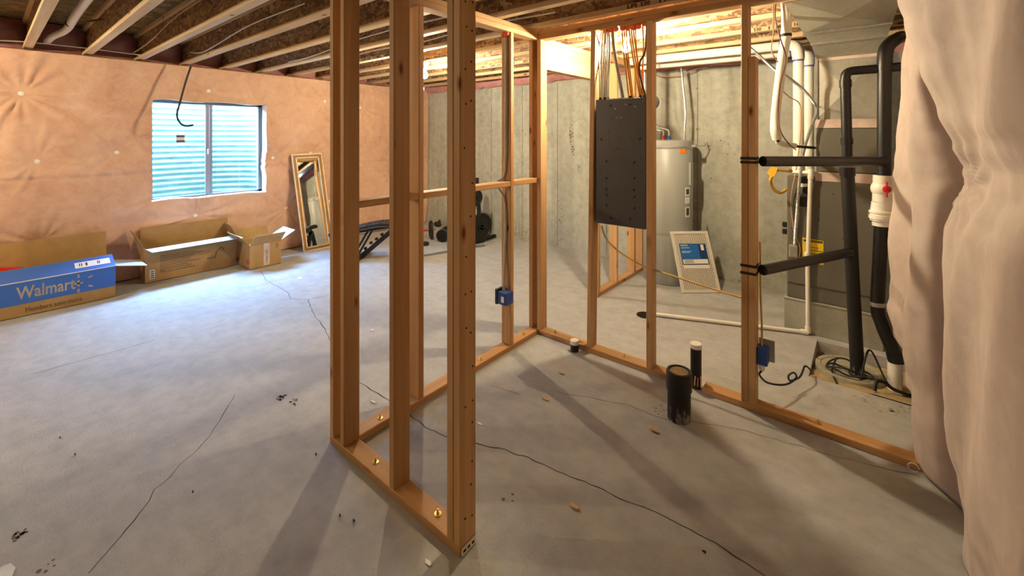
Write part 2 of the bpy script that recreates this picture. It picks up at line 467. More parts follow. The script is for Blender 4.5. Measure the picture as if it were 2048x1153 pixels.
crack([(980, 770), (1040, 790)], .0015)

MUD = plain('mud_mark', '#6b5b48', .9, 0, .3, 60)
def blot(par, ctr, u, v, ru, rv, n, smin, smax, mt, name, seed, off):
    rg = random.Random(seed); mb = MB()
    for _ in range(n):
        a, r = rg.uniform(0, 6.28), rg.random() ** .7; c = ctr + u * (ru * r * math.cos(a)) + v * (rv * r * math.sin(a)) + off
        sz = rg.uniform(smin, smax); a0 = rg.uniform(0, 6)
        mb.add([c + (u * math.cos(a0 + q * 1.047) * rg.uniform(.6, 1.3) + v * math.sin(a0 + q * 1.047) * rg.uniform(.5, 1.1)) * sz for q in range(6)], [tuple(range(6))])
    o = mb.build(name, mt, par); o['kind'] = 'stuff'; return o
EX, EY, EZ = V((1, 0, 0)), V((0, 1, 0)), V((0, 0, 1))
for i, (px, py, ru, n) in enumerate(((562, 795, .035, 22), (585, 802, .03, 9), (590, 810, .012, 4), (42, 1070, .03, 14), (100, 1125, .05, 5), (1020, 1000, .04, 3))):
    blot(floor, aZ(px, py), EX, EY, ru, ru * .8, n, .004, .011, MUD, 'mud_mark', i, V((0, 0, .0011)))
blot(floor, aZ(1325, 820), EX, EY, .05, .06, 20, .002, .006, MUD, 'mud_mark', 31, V((0, 0, .0011)))
blot(floor, V((-.45, 3.55, 0)), EX, EY, .5, .5, 40, .002, .005, MUD, 'grit', 32, V((0, 0, .0011)))
blot(floor, V((-1.2, 3.5, 0)), EX, EY, .7, .5, 40, .002, .005, MUD, 'grit', 33, V((0, 0, .0011)))

# window opening in the left foundation wall
WY0, WY1, WZ0, WZ1 = 1.22, 2.47, .845, 2.085
m = MB(); ys = [YN - .25, WY0, WY1, YB + .25]; zs = [-.05, WZ0, WZ1, 2.44]
for i in range(3):
    for j in range(3):
        if i == 1 and j == 1: continue
        m.box(XL - .2, XL, ys[i], ys[i + 1], zs[j], zs[j + 1])
struct(m.build('wall_left', CWALL))
m = MB(); m.box(XL - .2, XR + .25, YB, YB + .22, -.05, 2.44)
wall_back = struct(m.build('wall_back', CWALL))
SEAM = plain('seam_grey', '#7a786c', .9)
for px in (983, 1045, 1115, 1213, 1395):     # form seams with their tie marks
    p = aY(px, 300, YB); mb = MB()
    mb.box(p.x - .003, p.x + .003, YB - .004, YB + .002, .02, 2.42); mb.build('form_seam', SEAM, wall_back)
    for z in (.25, 1.0, 1.72, 2.2):
        mb = MB(); mb.lathe((p.x, YB + .001, z), [(.028, 0), (.02, .006), (.011, .007), (.010, .001), (0, .001)], 12, V((0, -1, 0))); mb.build('tie_mark', CWALL, wall_back)
for i, (px, py, ru, rv, n) in enumerate(((1142, 268, .04, .15, 70), (1146, 300, .03, .08, 40), (1158, 335, .03, .05, 16), (1495, 560, .12, .05, 24), (1120, 440, .1, .3, 30), (1040, 465, .25, .12, 60), (1440, 560, .3, .04, 30), (1420, 300, .3, .4, 26))):
    blot(wall_back, aY(px, py, YB), EX, EZ, ru, rv, n, .003, .010, MUD, 'pitting', 50 + i, V((0, -.0012, 0)))
struct(MB().box(XL - .2, XR + .25, YN - .2, YN, -.05, ZD).build('wall_near', CWALL))
struct(MB().box(XR, XR + .22, YN, YB, -.05, ZD).build('wall_right', CWALL))
struct(MB().box(XL - .25, XR + .3, YN - .25, YB + .3, ZD, ZD + .02).build('ceiling', DECK))
# timber plates and rim boards on top of the concrete
struct(MB().box(XL - .19, XL - .05, YN, YB + .2, 2.44, ZJ).build('trim_1', WY))
struct(MB().box(XL - .19, XL - .15, YN, YB + .2, ZJ, ZD).build('trim_2', OSB))
struct(MB().box(XL - .05, XR, YB + .02, YB + .16, 2.44, ZJ).build('trim_3', WX))
struct(MB().box(XL - .05, XR, YB + .12, YB + .16, ZJ, ZD).build('trim_4', OSB))

# ------------------------------------------------------------------ joists
JY = [.27 + .428 * k for k in range(-4, 12)]
ORD = ['first', 'second', 'third', 'fourth', 'fifth', 'sixth', 'seventh', 'eighth', 'ninth', 'tenth', 'eleventh', 'twelfth']
joists = {}
for k, y in zip(range(-4, 12), JY):
    lab = ('wooden I-joist with OSB web overhead, %s one counting back from where we stand' % ORD[k]) if k >= 0 else 'wooden I-joist overhead behind the photographer, %s from the camera' % ORD[-k - 1]
    j = thing('floor_joist', lab, 'joist', (-3, y, ZJ), 'I-joists carrying the floor above'); joists[k] = j
    MB().box(XL - .14, XR, y - .032, y + .032, ZJ, ZJ + .038, .002).build('bottom_flange', FL, j)
    MB().box(XL - .14, XR, y - .006, y + .006, ZJ + .038, ZD - .038).build('web', OSB, j)
    MB().box(XL - .14, XR, y - .032, y + .032, ZD - .038, ZD - .0005).build('top_flange', FL, j)
def jtext(k, px0, s, h=.036, length=None):
    y = JY[k + 4] - .0322; x = aY(px0, 100, y).x; n = len(s); cur = 0
    for w in s.split(' '):
        if w: text(w, h, (x + length * cur / n, y, ZJ + .007), (1, 0, 0), (0, 0, 1), INK, 'printed_mark', joists[k], bold=.0012, fit=length * (len(w) - .15) / n)
        cur += len(w) + 1
jtext(6, 1254, 'LPI 530  11 MILL  106', .036, .50)
jtext(9, 1486, 'LPI 530  11 MILL  106', .036, .42)
jtext(6, 724, 'LPI 530 11 MILL 1089 APA RSI', .036, .75)
jtext(9, 955, '11 MILL 1089 APA RSI 133', .036, .62)
jtext(9, 1046, 'PEFC Certified-', .036, .30)
jtext(7, 842, '11 MILL-PEFC/29-31-102', .036, .62)
# batts stuffed into the joist ends, one per bay
for k in range(-1, 11):
    y0, y1 = JY[k + 4] + .012, JY[k + 5] - .012; mb = MB(); N = 7; vs = []
    for i in range(N):
        for jz in range(N):
            u, w = i / (N - 1), jz / (N - 1)
            e = math.sin(math.pi * min(max(u, .02), .98)) ** .4 * math.sin(math.pi * min(max(w, .05), .95)) ** .4
            vs.append(V((-6.60 + .14 * e + .03 * noise.noise(V((k * 3.1, u * 3, w * 3))), y0 + (y1 - y0) * u, ZJ + .004 + (ZD - ZJ - .012) * w)))
    fs = [(i * N + j, (i + 1) * N + j, (i + 1) * N + j + 1, i * N + j + 1) for i in range(N - 1) for j in range(N - 1)]
    back = [V((-6.645, v.y, v.z)) for v in vs]
    mb.add(vs + back, fs + [tuple(x + N * N for x in f[::-1]) for f in fs])
    lab = 'dusky pink insulation batt stuffed in joist end, bay behind the %s joist' % (ORD[k] if k >= 0 else 'nearest')
    tag(mb.build('insulation_batt', RIM, None, True), lab, 'insulation', 'rim batts above the window wall')
# torn pink strip along the top of the far wall
mb = MB(); N = 120; M_ = 7; vs = []
for i in range(N):
    x = XL + .1 + (XR - XL - .15) * i / (N - 1)
    for j in range(M_):
        w = j / (M_ - 1)
        z = 2.60 - w * (.16 + .05 * noise.noise(V((x * 2.3, 1, 0))) + .03 * noise.noise(V((x * 9, 4, 0))))
        yy = YB - .03 - .07 * math.sin(math.pi * (.15 + .8 * w)) - .04 * noise.noise(V((x * 4, w * 2, 3)))
        vs.append(V((x, min(yy, YB - .012), z)))
fs = [(i * M_ + j, (i + 1) * M_ + j, (i + 1) * M_ + j + 1, i * M_ + j + 1) for i in range(N - 1) for j in range(M_ - 1)]
mb.add(vs + [V((v.x, YB + .01, v.z)) for v in vs], fs + [tuple(x + N * M_ for x in f[::-1]) for f in fs])
tag(mb.build('insulation_strip', RIM, None, True), 'ragged pink insulation strip along top of the far concrete wall', 'insulation')

# ------------------------------------------------------------------ insulation blanket on the left wall
WASH = [aX(*p, -6.40) for p in [(42, 187), (74, 323), (234, 305), (418, 182), (547, 316), (650, 203), (393, 432), (622, 306)]]
WASH += [V((-6.4, y, z)) for y, z in ((-.35, 1.45), (-.9, 2.05), (-1.0, .6), (3.9, 2.1), (3.75, 1.3), (4.6, 1.9), (4.5, 1.0), (.35, .55), (2.75, .6), (3.4, .62))]
PH = [random.uniform(0, 6.28) for _ in WASH]; NP = [random.choice((9, 11, 13)) for _ in WASH]; PW = [1.7 if i in (0, 6, 4) else 1.0 for i in range(len(WASH))]
def blanket_x(y, z):
    d = .022 * noise.noise(V((y * 1.1, z * 1.3, 0))) + .010 * noise.noise(V((y * 3.1, z * 3.3, 5))) + .003 * noise.noise(V((y * 10, z * 9, 2)))
    for w, ph, n, a in zip(WASH, PH, NP, PW):
        dy, dz = y - w.y, z - w.z; r2 = dy * dy + dz * dz
        if r2 > 1.2: continue
        r = math.sqrt(r2); th = math.atan2(dz, dy)
        d -= .030 * math.exp(-r2 / .02)
        amp = .0085 * a * math.exp(-r / (.26 * a)) * (1 - math.exp(-(r / .10) ** 4))
        d += amp * (math.cos(n * th + ph + 1.3 * noise.noise(V((y * 2, z * 2, 8)))) + .6 * math.cos((n + 4) * th + ph * 2))
    crs = 1.21 + .03 * noise.noise(V((y * .8, 3, 3)))
    d += .016 / (1 + math.exp(-(z - crs) / .012)) - .010 * math.exp(-((z - crs) / .02) ** 2)
    return max(-6.395 + d - .06 * max(0, 1 - z / .9), XL + .004)
GY, GZ = [], []
y = YN + .02
while y < YB - .02: GY.append(y); y += (.05 if y < -.6 else .017)
GY.append(YB - .015)
z = .012
while z < 2.478: GZ.append(z); z += .017
GZ.append(2.482)
def snap(L, v):
    i = min(range(len(L)), key=lambda q: abs(L[q] - v)); L[i] = v; return i
iy0, iy1, iz0, iz1 = snap(GY, WY0 + .01), snap(GY, WY1 - .015), snap(GZ, WZ0 + .03), snap(GZ, WZ1 - .02)
mb = MB(); vs = []; ny, nz = len(GY), len(GZ)
for i in range(ny):
    for j in range(nz):
        y, z = GY[i], GZ[j]; x = blanket_x(y, z)
        inw = (iy0 <= i <= iy1) and (iz0 <= j <= iz1)
        edge = inw and (i in (iy0, iy1) or j in (iz0, iz1))
        if edge:
            jy = .022 * noise.noise(V((z * 3.7, 1.5 if i == iy0 else 9, 0))); jz = .02 * noise.noise(V((y * 3.3, 2.5 if j == iz0 else 7, 0)))
            if i in (iy0, iy1): y += jy
            if j in (iz0, iz1): z += jz
        vs.append(V((x, y, z)))
fs = []
for i in range(ny - 1):
    for j in range(nz - 1):
        if iy0 <= i < iy1 and iz0 <= j < iz1: continue
        fs.append((i * nz + j, (i + 1) * nz + j, (i + 1) * nz + j + 1, i * nz + j + 1))
mb.add(vs, fs)
# facing folded back into the window reveal
loop = [(i, iz0) for i in range(iy0, iy1)] + [(iy1, j) for j in range(iz0, iz1)] + [(i, iz1) for i in range(iy1, iy0, -1)] + [(iy0, j) for j in range(iz1, iz0, -1)]
lv = [vs[i * nz + j] for i, j in loop]; n = len(lv); rows = [lv]
for q, dx in enumerate((.03, .075, .13)):
    rows.append([V((v.x - dx, v.y + .008 * noise.noise(v * 6 + V((q, 0, 0))), v.z + .008 * noise.noise(v * 6 + V((0, q, 4))))) for v in lv])
allv = [v for r in rows for v in r]
mb.add(allv, [(q * n + i, q * n + (i + 1) % n, (q + 1) * n + (i + 1) % n, (q + 1) * n + i) for q in range(3) for i in range(n)])
bl = thing('insulation_blanket', 'pink faced insulation blanket pinned over the wall around the window', 'insulation', (-6.4, 0, 0))
mb.build('facing', PINK, bl, 'all')
for w in WASH:
    mb = MB(); x = blanket_x(w.y, w.z)
    mb.lathe((x - .002, w.y, w.z), [(.021, 0), (.021, .003), (.009, .0045), (.004, .006), (0, .006)], 14, V((1, 0, 0))); mb.build('washer', PORC, bl, True)

# ------------------------------------------------------------------ window and its well
win = struct(MB().box(-6.64, -6.58, WY0, WY1, WZ0, WZ0 + .045).box(-6.64, -6.58, WY0, WY1, WZ1 - .045, WZ1).box(-6.64, -6.58, WY0, WY0 + .045, WZ0, WZ1).box(-6.64, -6.58, WY1 - .045, WY1, WZ0, WZ1).build('window_1', VINYL))
yc = aX(418, 300, -6.6).y
MB().box(-6.605, -6.575, yc - .045, yc - .003, WZ0 + .04, WZ1 - .04, .004).build('sash_stile', VINYL, win)
MB().box(-6.635, -6.60, yc + .003, yc + .04, WZ0 + .04, WZ1 - .04, .004).build('sash_stile', VINYL, win)
lt = MB().box(-6.575, -6.56, yc - .03, yc - .012, 1.40, 1.47, .004).build('latch', PORC, win)
MB().box(-6.594, -6.590, WY0 + .04, yc - .04, WZ0 + .04, WZ1 - .04).build('pane', GLASS, win)
MB().box(-6.622, -6.618, yc + .035, WY1 - .04, WZ0 + .04, WZ1 - .04).build('pane', GLASS, win)
p = aX(361, 278, -6.589)
st = MB().box(-6.5895, -6.5885, p.y - .045, p.y + .045, p.z - .05, p.z + .055).build('sticker', PAPER, win)
for z0 in (.02, -.04): MB().box(-6.588, -6.5876, p.y - .042, p.y + .042, p.z + z0, p.z + z0 + .022).build('sticker_print', BARINK, win)
mb = MB(); nA, nZ = 40, 150; vs = []
z0, z1 = .45, 2.24; yc0, R0, R1 = 1.845, .80, .80
for j in range(nZ + 1):
    z = z0 + (z1 - z0) * j / nZ; rr = .009 * math.sin(2 * math.pi * z / .076)
    for i in range(nA + 1):
        a = math.pi * i / nA
        cy, sx = math.cos(a), math.sin(a)
        vs.append(V((XL - .20 - (abs(sx) ** .8) * (.80 + rr), yc0 - math.copysign(abs(cy) ** .8, cy) * (.78 + rr), z)))
mb.add(vs, [(j * (nA + 1) + i, j * (nA + 1) + i + 1, (j + 1) * (nA + 1) + i + 1, (j + 1) * (nA + 1) + i) for j in range(nZ) for i in range(nA)])
wl = thing('window_well', 'corrugated steel window well seen through the window', 'window well', (-7.0, 1.84, .45))
mb.build('corrugated_sheet', WELL, wl, True)
MB().box(-7.52, XL - .2, 1.03, 2.66, .40, .50).build('gravel_bed', GRAVEL, wl)

# ------------------------------------------------------------------ stud walls
def stud(par, x0, x1, y0, y1, z0, z1, lean=0.0):
    mb = MB(); mb.box(x0, x1, y0, y1, z0, z1, .003)
    if lean:
        for v in mb.v: v.x += lean * (1 - (v.z - z0) / (z1 - z0))
    return mb.build('stud', WZ, par)
ZP, ZT0, ZT1 = .038, 2.436, ZJ - .001
def anchor(par, x, y, z=.038):
    mb = MB(); mb.lathe((x, y, z), [(.016, 0), (.016, .003), (.006, .004), (.006, .012), (.003, .013), (.003, .022), (0, .022)], 12); mb.build('anchor', BRASS, par, True)
# short wall nearest the camera
w1 = thing('stud_wall', 'short bare stud wall nearest us, ending in a doubled nailed post', 'stud wall', (-1.7, 1.21, 0), 'bare 2x4 partition frames')
YA0, YA1 = 1.168, 1.257
MB().box(-2.215, -1.216, YA0, YA1, 0, ZP, .003).build('bottom_plate', WX, w1)
MB().box(-2.215, -1.216, YA0, YA1, ZT0, ZT0 + .038, .003).build('top_plate', WX, w1)
MB().box(-2.215, -1.216, YA0, YA1, ZT0 + .038, ZT1, .003).build('top_plate', WX, w1)
for (a, b) in ((-1.254, -1.216), (-1.293, -1.2555), (-1.681, -1.643), (-2.109, -2.071), (-2.215, -2.177)):
    stud(w1, a, b, YA0, YA1, ZP, ZT0)
anchor(w1, -1.40, 1.215); anchor(w1, -1.86, 1.215)
mb = MB(); rg = random.Random(3)
z = .14
while z < 2.3:
    for yy in (1.195, 1.232):
        if rg.random() < .8:
            mb.lathe((-1.216, yy + rg.uniform(-.008, .008), z + rg.uniform(-.02, .02)), [(.0042, -.001), (.0042, .0006), (0, .0006)], 8, V((1, 0, 0)))
    z += rg.uniform(.09, .16)
o = mb.build('nail_holes', HOLE, w1); o['kind'] = 'stuff'
br = MB().box(-1.2155, -1.2125, YA0 + .006, YA1 - .006, .002, .032).build('end_bracket', CREAM, w1)
for yy in (1.19, 1.213, 1.236): MB().box(-1.2124, -1.2118, yy - .007, yy + .007, .012, .022).build('slot', HOLE, br)
# wall running away to the corner
XA0, XA1 = -2.183, -2.09
w2 = thing('stud_wall', 'bare stud wall with blocking rail running back to the inner corner', 'stud wall', (-2.14, 2.1, 0), 'bare 2x4 partition frames')
MB().box(XA0, XA1, 1.2585, 2.98, 0, ZP, .003).build('bottom_plate', WY, w2)
MB().box(XA0, XA1, 1.2585, 2.893, ZT0, ZT0 + .038, .003).build('top_plate', WY, w2)
MB().box(XA0, XA1, 1.2585, 2.893, ZT0 + .038, ZT1, .003).build('top_plate', WY, w2)
for (a, b) in ((1.665, 1.703), (2.541, 2.579)): stud(w2, XA0, XA1, a, b, ZP, ZT0)
stud(w2, -2.183, -2.145, 2.893, 2.981, ZP, ZT0)
for (a, b) in ((1.2585, 1.664), (1.704, 2.54), (2.58, 2.892)): MB().box(XA0 + .001, XA1 - .001, a, b, 1.255, 1.293, .003).build('blocking', WY, w2)
for y in (1.42, 2.25, 2.75): anchor(w2, -2.13, y)
# wall on to the furnace room
YC0, YC1 = 2.895, 2.984
w3 = thing('stud_wall', 'bare stud wall holding the dark panel, in front of furnace area', 'stud wall', (-1, 2.94, 0), 'bare 2x4 partition frames')
MB().box(-2.089, -.905, YC0, YC1, 0, ZP, .003).build('bottom_plate', WX, w3)
MB().box(-.80, .36, YC0, YC1, 0, ZP, .003).build('bottom_plate', WX, w3)
MB().box(-2.183, .36, YC0, YC1, ZT0, ZT0 + .038, .003).build('top_plate', WX, w3)
MB().box(-2.183, .36, YC0, YC1, ZT0 + .038, ZT1, .003).build('top_plate', WX, w3)
stud(w3, -2.10, -2.062, YC0, YC1, ZP, ZT0)
stud(w3, -1.600, -1.562, YC0, YC1, ZP, ZT0, -.036)
stud(w3, -1.169, -1.131, YC0, YC1, ZP, ZT0)
stud(w3, -.578, -.540, YC0, YC1, ZP, ZT0)
stud(w3, -.5385, -.5005, YC0, YC1, ZP, 2.117)
stud(w3, .22, .258, YC0, YC1, ZP, ZT0)
anchor(w3, -1.95, 2.94); anchor(w3, -1.35, 2.94); anchor(w3, -.2, 2.94)
for i in range(5):
    mb = MB(); a = V((-.89 + .02 * i, 2.90, .03)); mb.bar(a, a + V((random.uniform(-.02, .02), -.01, random.uniform(.03, .09))), .004, .008); mb.build('splinter', CHIP, w3)
# door header and the short wall beyond the doorway
hd = thing('door_header', 'pale yellow lumber door header brightly lit beside the bulb', 'beam', (-2.13, 3.4, 2.21))
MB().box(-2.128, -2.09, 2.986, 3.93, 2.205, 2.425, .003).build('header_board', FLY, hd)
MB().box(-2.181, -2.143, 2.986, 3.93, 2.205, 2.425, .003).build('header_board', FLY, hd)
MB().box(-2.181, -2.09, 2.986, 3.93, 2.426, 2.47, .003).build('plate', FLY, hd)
w4 = thing('stud_wall', 'short bare stud wall behind the dark panel, next to the water heater', 'stud wall', (-2.14, 4.5, 0), 'bare 2x4 partition frames')
MB().box(XA0, XA1, 3.93, 5.10, 0, ZP, .003).build('bottom_plate', WY, w4)
MB().box(XA0, XA1, 3.932, 5.30, ZT0, ZT1, .003).build('top_plate', WY, w4)
for y in (3.945, 4.36, 4.82, 5.06): stud(w4, XA0, XA1, y, y + .038, ZP, ZT0)

# ------------------------------------------------------------------ draped insulation on the right
def rpx(px): return math.tan(math.atan((px - CX) / F_PX) - TH)
def prof(tab, Y):
    out = []
    for py, px in tab:
        r = rpx(px); X = Y * r; dep = -SN * X + CS * Y
        out.append((EYE - (py - HY) * dep / F_PX, X))
    out.sort(); return out
def ev(t, z):
    if z <= t[0][0]: return t[0][1]
    for (a, xa), (b, xb) in zip(t, t[1:]):
        if z <= b:
            u = (z - a) / (b - a); u = u * u * (3 - 2 * u); return xa + (xb - xa) * u
    return t[-1][1]
T1 = prof([(0, 1800), (54, 1814), (133, 1843), (225, 1885), (291, 1918), (337, 1941), (374, 1943), (416, 1918), (470, 1895), (533, 1887), (687, 1893), (873, 1899), (965, 1914), (1046, 1927), (1153, 1932)], 2.40)
T2 = prof([(0, 1818), (62, 1820), (125, 1818), (200, 1822), (291, 1822), (362, 1822), (458, 1826), (551, 1826), (625, 1818), (712, 1813), (774, 1828), (823, 1829), (897, 1841), (960, 1850), (1040, 1872)], 2.93)
T3 = prof([(62, 1812), (125, 1806), (187, 1808), (291, 1797), (333, 1791), (362, 1786), (458, 1780), (551, 1789), (594, 1782), (620, 1774), (662, 1785), (700, 1808), (745, 1818)], 3.56)
def cosi(a, b, u): u = min(max(u, 0), 1); u = u * u * (3 - 2 * u); return a + (b - a) * u
def curt_x(y, z):
    a, b, c = ev(T1, z), ev(T2, z), ev(T3, z)
    st = [(-4.3, .45), (.8, .43), (1.45, max(.36, a + .03)), (1.95, max(a + .035, .30)), (2.40, a), (2.60, max(a, b) + .07), (2.93, b), (3.2, max(b, c) + .06), (3.56, c), (3.85, max(c + .09, .30)), (5.4, .38)]
    x = st[-1][1]
    for (ya, xa), (yb, xb) in zip(st, st[1:]):
        if y <= yb: x = cosi(xa, xb, (y - ya) / (yb - ya)); break
    zc = 1.45
    r = math.hypot((y - 2.40), (z - zc)); th = math.atan2(z - zc, y - 2.40)
    x += .012 * math.exp(-r / .25) * (1 - math.exp(-(r / .03) ** 2)) * math.cos(13 * th + 2 * noise.noise(V((y * 3, z * 3, 0))))
    x += .014 * noise.noise(V((y * 2.2, z * .9, 1))) + .009 * noise.noise(V((y * 8 + z * 1.5, z * 1.2, 3))) + .004 * noise.noise(V((y * 22, z * 3, 4))) + .003 * noise.noise(V((y * 9, z * 16, 7)))
    x += .008 * math.sin((z * 1.3 + y * 2.0 + .6 * noise.noise(V((y, z, 6)))) * 6)
    return min(x, XR - .01)
mb = MB(); GY2 = []; y = -1.6
while y < 5.28: GY2.append(y); y += (.06 if y < 1.2 else .0155)
nz2 = 150; vs = []
for i, y in enumerate(GY2):
    base = .012 + .02 * abs(noise.noise(V((y * 4, 0, 0)))) + (.10 if 3.3 < y < 3.9 else 0)
    for j in range(nz2 + 1):
        z = base + (2.505 - base) * j / nz2; vs.append(V((curt_x(y, z), y, z)))
mb.add(vs, [(i * (nz2 + 1) + j, (i + 1) * (nz2 + 1) + j, (i + 1) * (nz2 + 1) + j + 1, i * (nz2 + 1) + j + 1) for i in range(len(GY2) - 1) for j in range(nz2)])
cu = mb.build('insulation_drape', CURT, None, 'all')
md = cu.modifiers.new('thick', 'SOLIDIFY'); md.thickness = .015; md.offset = 0
tag(cu, 'pale pink insulation sheet hanging in heavy folds beside the furnace', 'insulation')
mb = MB(); c0 = aZ(1832, 934, .02) + V((-.01, -.015, .0)); ring = [c0 + V((.02 * math.cos(a), 0, .02 * math.sin(a))) for a in [i * .4 for i in range(15)]]
tag(mb.tube(ring, .0025, 6).build('wire_loop', WHITEC, None, True), 'small white wire loop at end of the floor plate', 'wire')

# ------------------------------------------------------------------ lamps
def lamp(x, y, label, mt=None):
    t = thing('light_bulb', label, 'lamp', (x, y, 2.345), 'bare bulbs in porcelain holders')
    MB().lathe((x, y, ZJ), [(.055, 0), (.055, -.012), (.042, -.03), (.03, -.05), (.028, -.08), (.02, -.085), (0, -.085)], 24).build('lampholder', PORC, t, True)
    MB().lathe((x, y, 2.345), [(0, -.034), (.015, -.031), (.027, -.020), (.034, -.003), (.033, .012), (.026, .030), (.017, .050), (.014, .080)], 20).build('bulb', mt or BULB, t, True)
lamp(-1.485, JY[11], 'bare lit bulb over the furnace room beside the panel cables')
lamp(-3.99, JY[11], 'bare lit bulb in front of the far concrete wall, between studs')
lamp(-5.1, JY[0], 'bare lit bulb under the joists behind the photographer', BULB_DIM)

# ------------------------------------------------------------------ electrical panel and its cables
PX_A, PX_B, PZ0, PZ1, PYF, PYB = -1.560, -1.171, .990, 1.912, 2.899, 3.00
pn = thing('electrical_panel', 'dark grey electrical panel back fixed between two studs', 'panel', (-1.36, 2.95, PZ0))
MB().box(PX_A, PX_B, PYF, PYB, PZ0, PZ1, .004).build('enclosure', GREYPANEL, pn)
MB().box(PX_A - .012, PX_B + .012, PYB - .0005, PYB + .004, PZ0 - .012, PZ1 + .012).build('front_trim', GREYPANEL, pn)
def on_panel(px, py): return aY(px, py, PYF)
for (px, py) in ((1221, 211), (1260, 209), (1221, 436), (1260, 438)):
    p = on_panel(px, py); q = MB().lathe((p.x, PYF - .0005, p.z), [(.013, 0), (.011, .002), (0, .002)], 14, V((0, -1, 0))).build('keyhole_boss', GREYPANEL, pn, True)
    MB().lathe((p.x, PYF - .0028, p.z - .002), [(.006, 0), (.005, .0012), (0, .0012)], 10, V((0, -1, 0))).build('keyhole', HOLE, q)
for (px, py, a) in ((1203, 279, -.6), (1280, 278, .6), (1213, 323, -.6), (1269, 325, .6), (1213, 357, -.6), (1269, 357, .6), (1213, 379, -.6), (1268, 380, .6), (1213, 390, -.6), (1269, 394, .6), (1213, 411, -.6), (1269, 417, .6)):
    p = on_panel(px, py); d = V((math.sin(a), 0, math.cos(a)))
    MB().obox(V((p.x, PYF - .0006, p.z)), d, V((0, 1, 0)), d.cross(V((0, 1, 0))), .018, .002, .008).build('knockout_slot', HOLE, pn)
mb = MB()
for (px, py) in ((1240, 244), (1242, 276), (1262, 276), (1219, 276), (1218, 263), (1218, 288), (1222, 238), (1258, 237), (1239, 298), (1233, 298), (1201, 316), (1201, 340), (1283, 318), (1283, 344), (1255, 382), (1240, 434), (1200, 395), (1284, 393), (1278, 260), (1285, 212)):
    p = on_panel(px, py); mb.lathe((p.x, PYF - .0004, p.z), [(.0035, 0), (.0035, .0006), (0, .0006)], 8, V((0, -1, 0)))
o = mb.build('rivet_holes', HOLE, pn); o['kind'] = 'stuff'
for (px, py) in ((1230, 218), (1251, 209), (1270, 213)):
    p = on_panel(px, py); MB().obox(V((p.x, PYF - .0006, p.z)), V((1, 0, 0)), V((0, 1, 0)), V((0, 0, 1)), .007, .0015, .006).build('bright_scratch', PAPER, pn)
text('182  182P', .013, on_panel(1231, 237) + V((0, -.0005, 0)), (1, 0, 0), (0, 0, 1), GREYC, 'stamped_mark', pn)
def cable(pts, r, mat, label, group='panel feed cables', k=6, n=8, name='cable'):
    return tag(MB().tube(catmull(pts, k), r, n).build(name, mat, None, True), label, 'cable', group)
def feed(px_t, px_b, mat, r, label, sw=0.0, yt=2.955, yb=2.95, mid=None):
    a = aY(px_t, 90, yt); b = aY(px_b, 196, yb); a.z = 2.50; b.z = PZ1 + .004
    m1 = a.lerp(b, .35) + V((sw, .01, 0)); m2 = a.lerp(b, .75) + V((sw * .3, 0, 0))
    cable([a, m1, m2, b], r, mat, label)
ff = [('brown', 1206, 1199.5, BROWNC, .0035, -.03), ('cream', 1208, 1203, BEIGE, .0055, -.014), ('second cream', 1210, 1206, WHITEC, .0055, -.005), ('grey', 1211, 1209, GREYC, .005, 0), ('thin cream', 1213, 1211.5, BEIGE, .005, .006), ('white', 1214.5, 1214, WHITEC, .0055, .012), ('third white', 1216, 1217, WHITEC, .0045, .012)]
for nm, a, b, mt, r, sw in ff: feed(a, b, mt, r, '%s cable in the bundle nearest the leaning stud above the panel' % nm, sw)
feed(1224, 1246, GREYC, .0125, 'thick grey cable slanting into the panel top', -.02)
for i, (a, b, mt, nm) in enumerate(((1243, 1258, YEL, 'yellow cable slanting down below the bulb, leftmost of the yellow ones'), (1247, 1263, ORC, 'orange cable beside the leftmost yellow one below the bulb'), (1251, 1266, YEL, 'yellow cable just past the lower orange one'), (1256, 1280, YEL, 'yellow cable in the middle of the fan above the panel'), (1260, 1284, YEL, 'bright yellow cable crossing behind the black one'), (1264, 1289, YEL, 'outermost yellow cable by the straight stud'))):
    feed(a, b, mt, .006 if mt is YEL else .005, nm, -.012, 2.95 + .004 * i)
feed(1270, 1281, ORC, .0045, 'thin orange cable falling just right of the bulb', -.01)
feed(1283, 1284, ORC, .0055, 'orange cable close to the straight stud', .01)
a, b = aY(1294, 70, 2.94), aY(1291, 192, 2.94); a.z = 2.5
cable([a, aY(1291, 100, 2.93), aY(1280, 124, 2.925), aY(1280, 150, 2.93), b], .0075, BLKC, 'black cable curving into the panel top beside the stud')
for i, px in enumerate((1201, 1210, 1216, 1245, 1261, 1281, 1290)):
    p = aY(px, 193, 2.95); MB().lathe((p.x, p.y, PZ1 - .001), [(.013, 0), (.013, .012), (.010, .02), (.010, .001)], 12).build('cable_clamp', DARK if i not in (2, 3) else GALV2, pn, True)
for i, (px, nm) in enumerate(((1212, 'over the cream cable bundle'), (1231, 'over the thick grey cable'), (1247, 'over the yellow cables'), (1268, 'over the thin orange cable'), (1284, 'beside the straight stud'))):
    mb = MB(); p = aY(px, 75, 2.955); rr = random.Random(i)
    for q in range(5): mb.ball((p.x + rr.uniform(-.03, .03), p.y + rr.uniform(-.02, .02), 2.425 + rr.uniform(-.008, .012)), rr.uniform(.012, .024), 8)
    tag(mb.build('fire_foam', FOAM, None, True), 'orange foam blob %s at the top plate' % nm, 'foam', 'fire foam at the plate holes')
cable([aY(1203, 452, 2.95), aY(1215, 482, 2.95), aY(1250, 512, 2.94), aY(1291, 535, 2.94), aY(1310, 541, 2.94), aY(1400, 570, 2.935), aY(1482, 596, 2.93)], .006, YTAN, 'tan yellow cable sagging from panel bottom to the doubled stud', None)

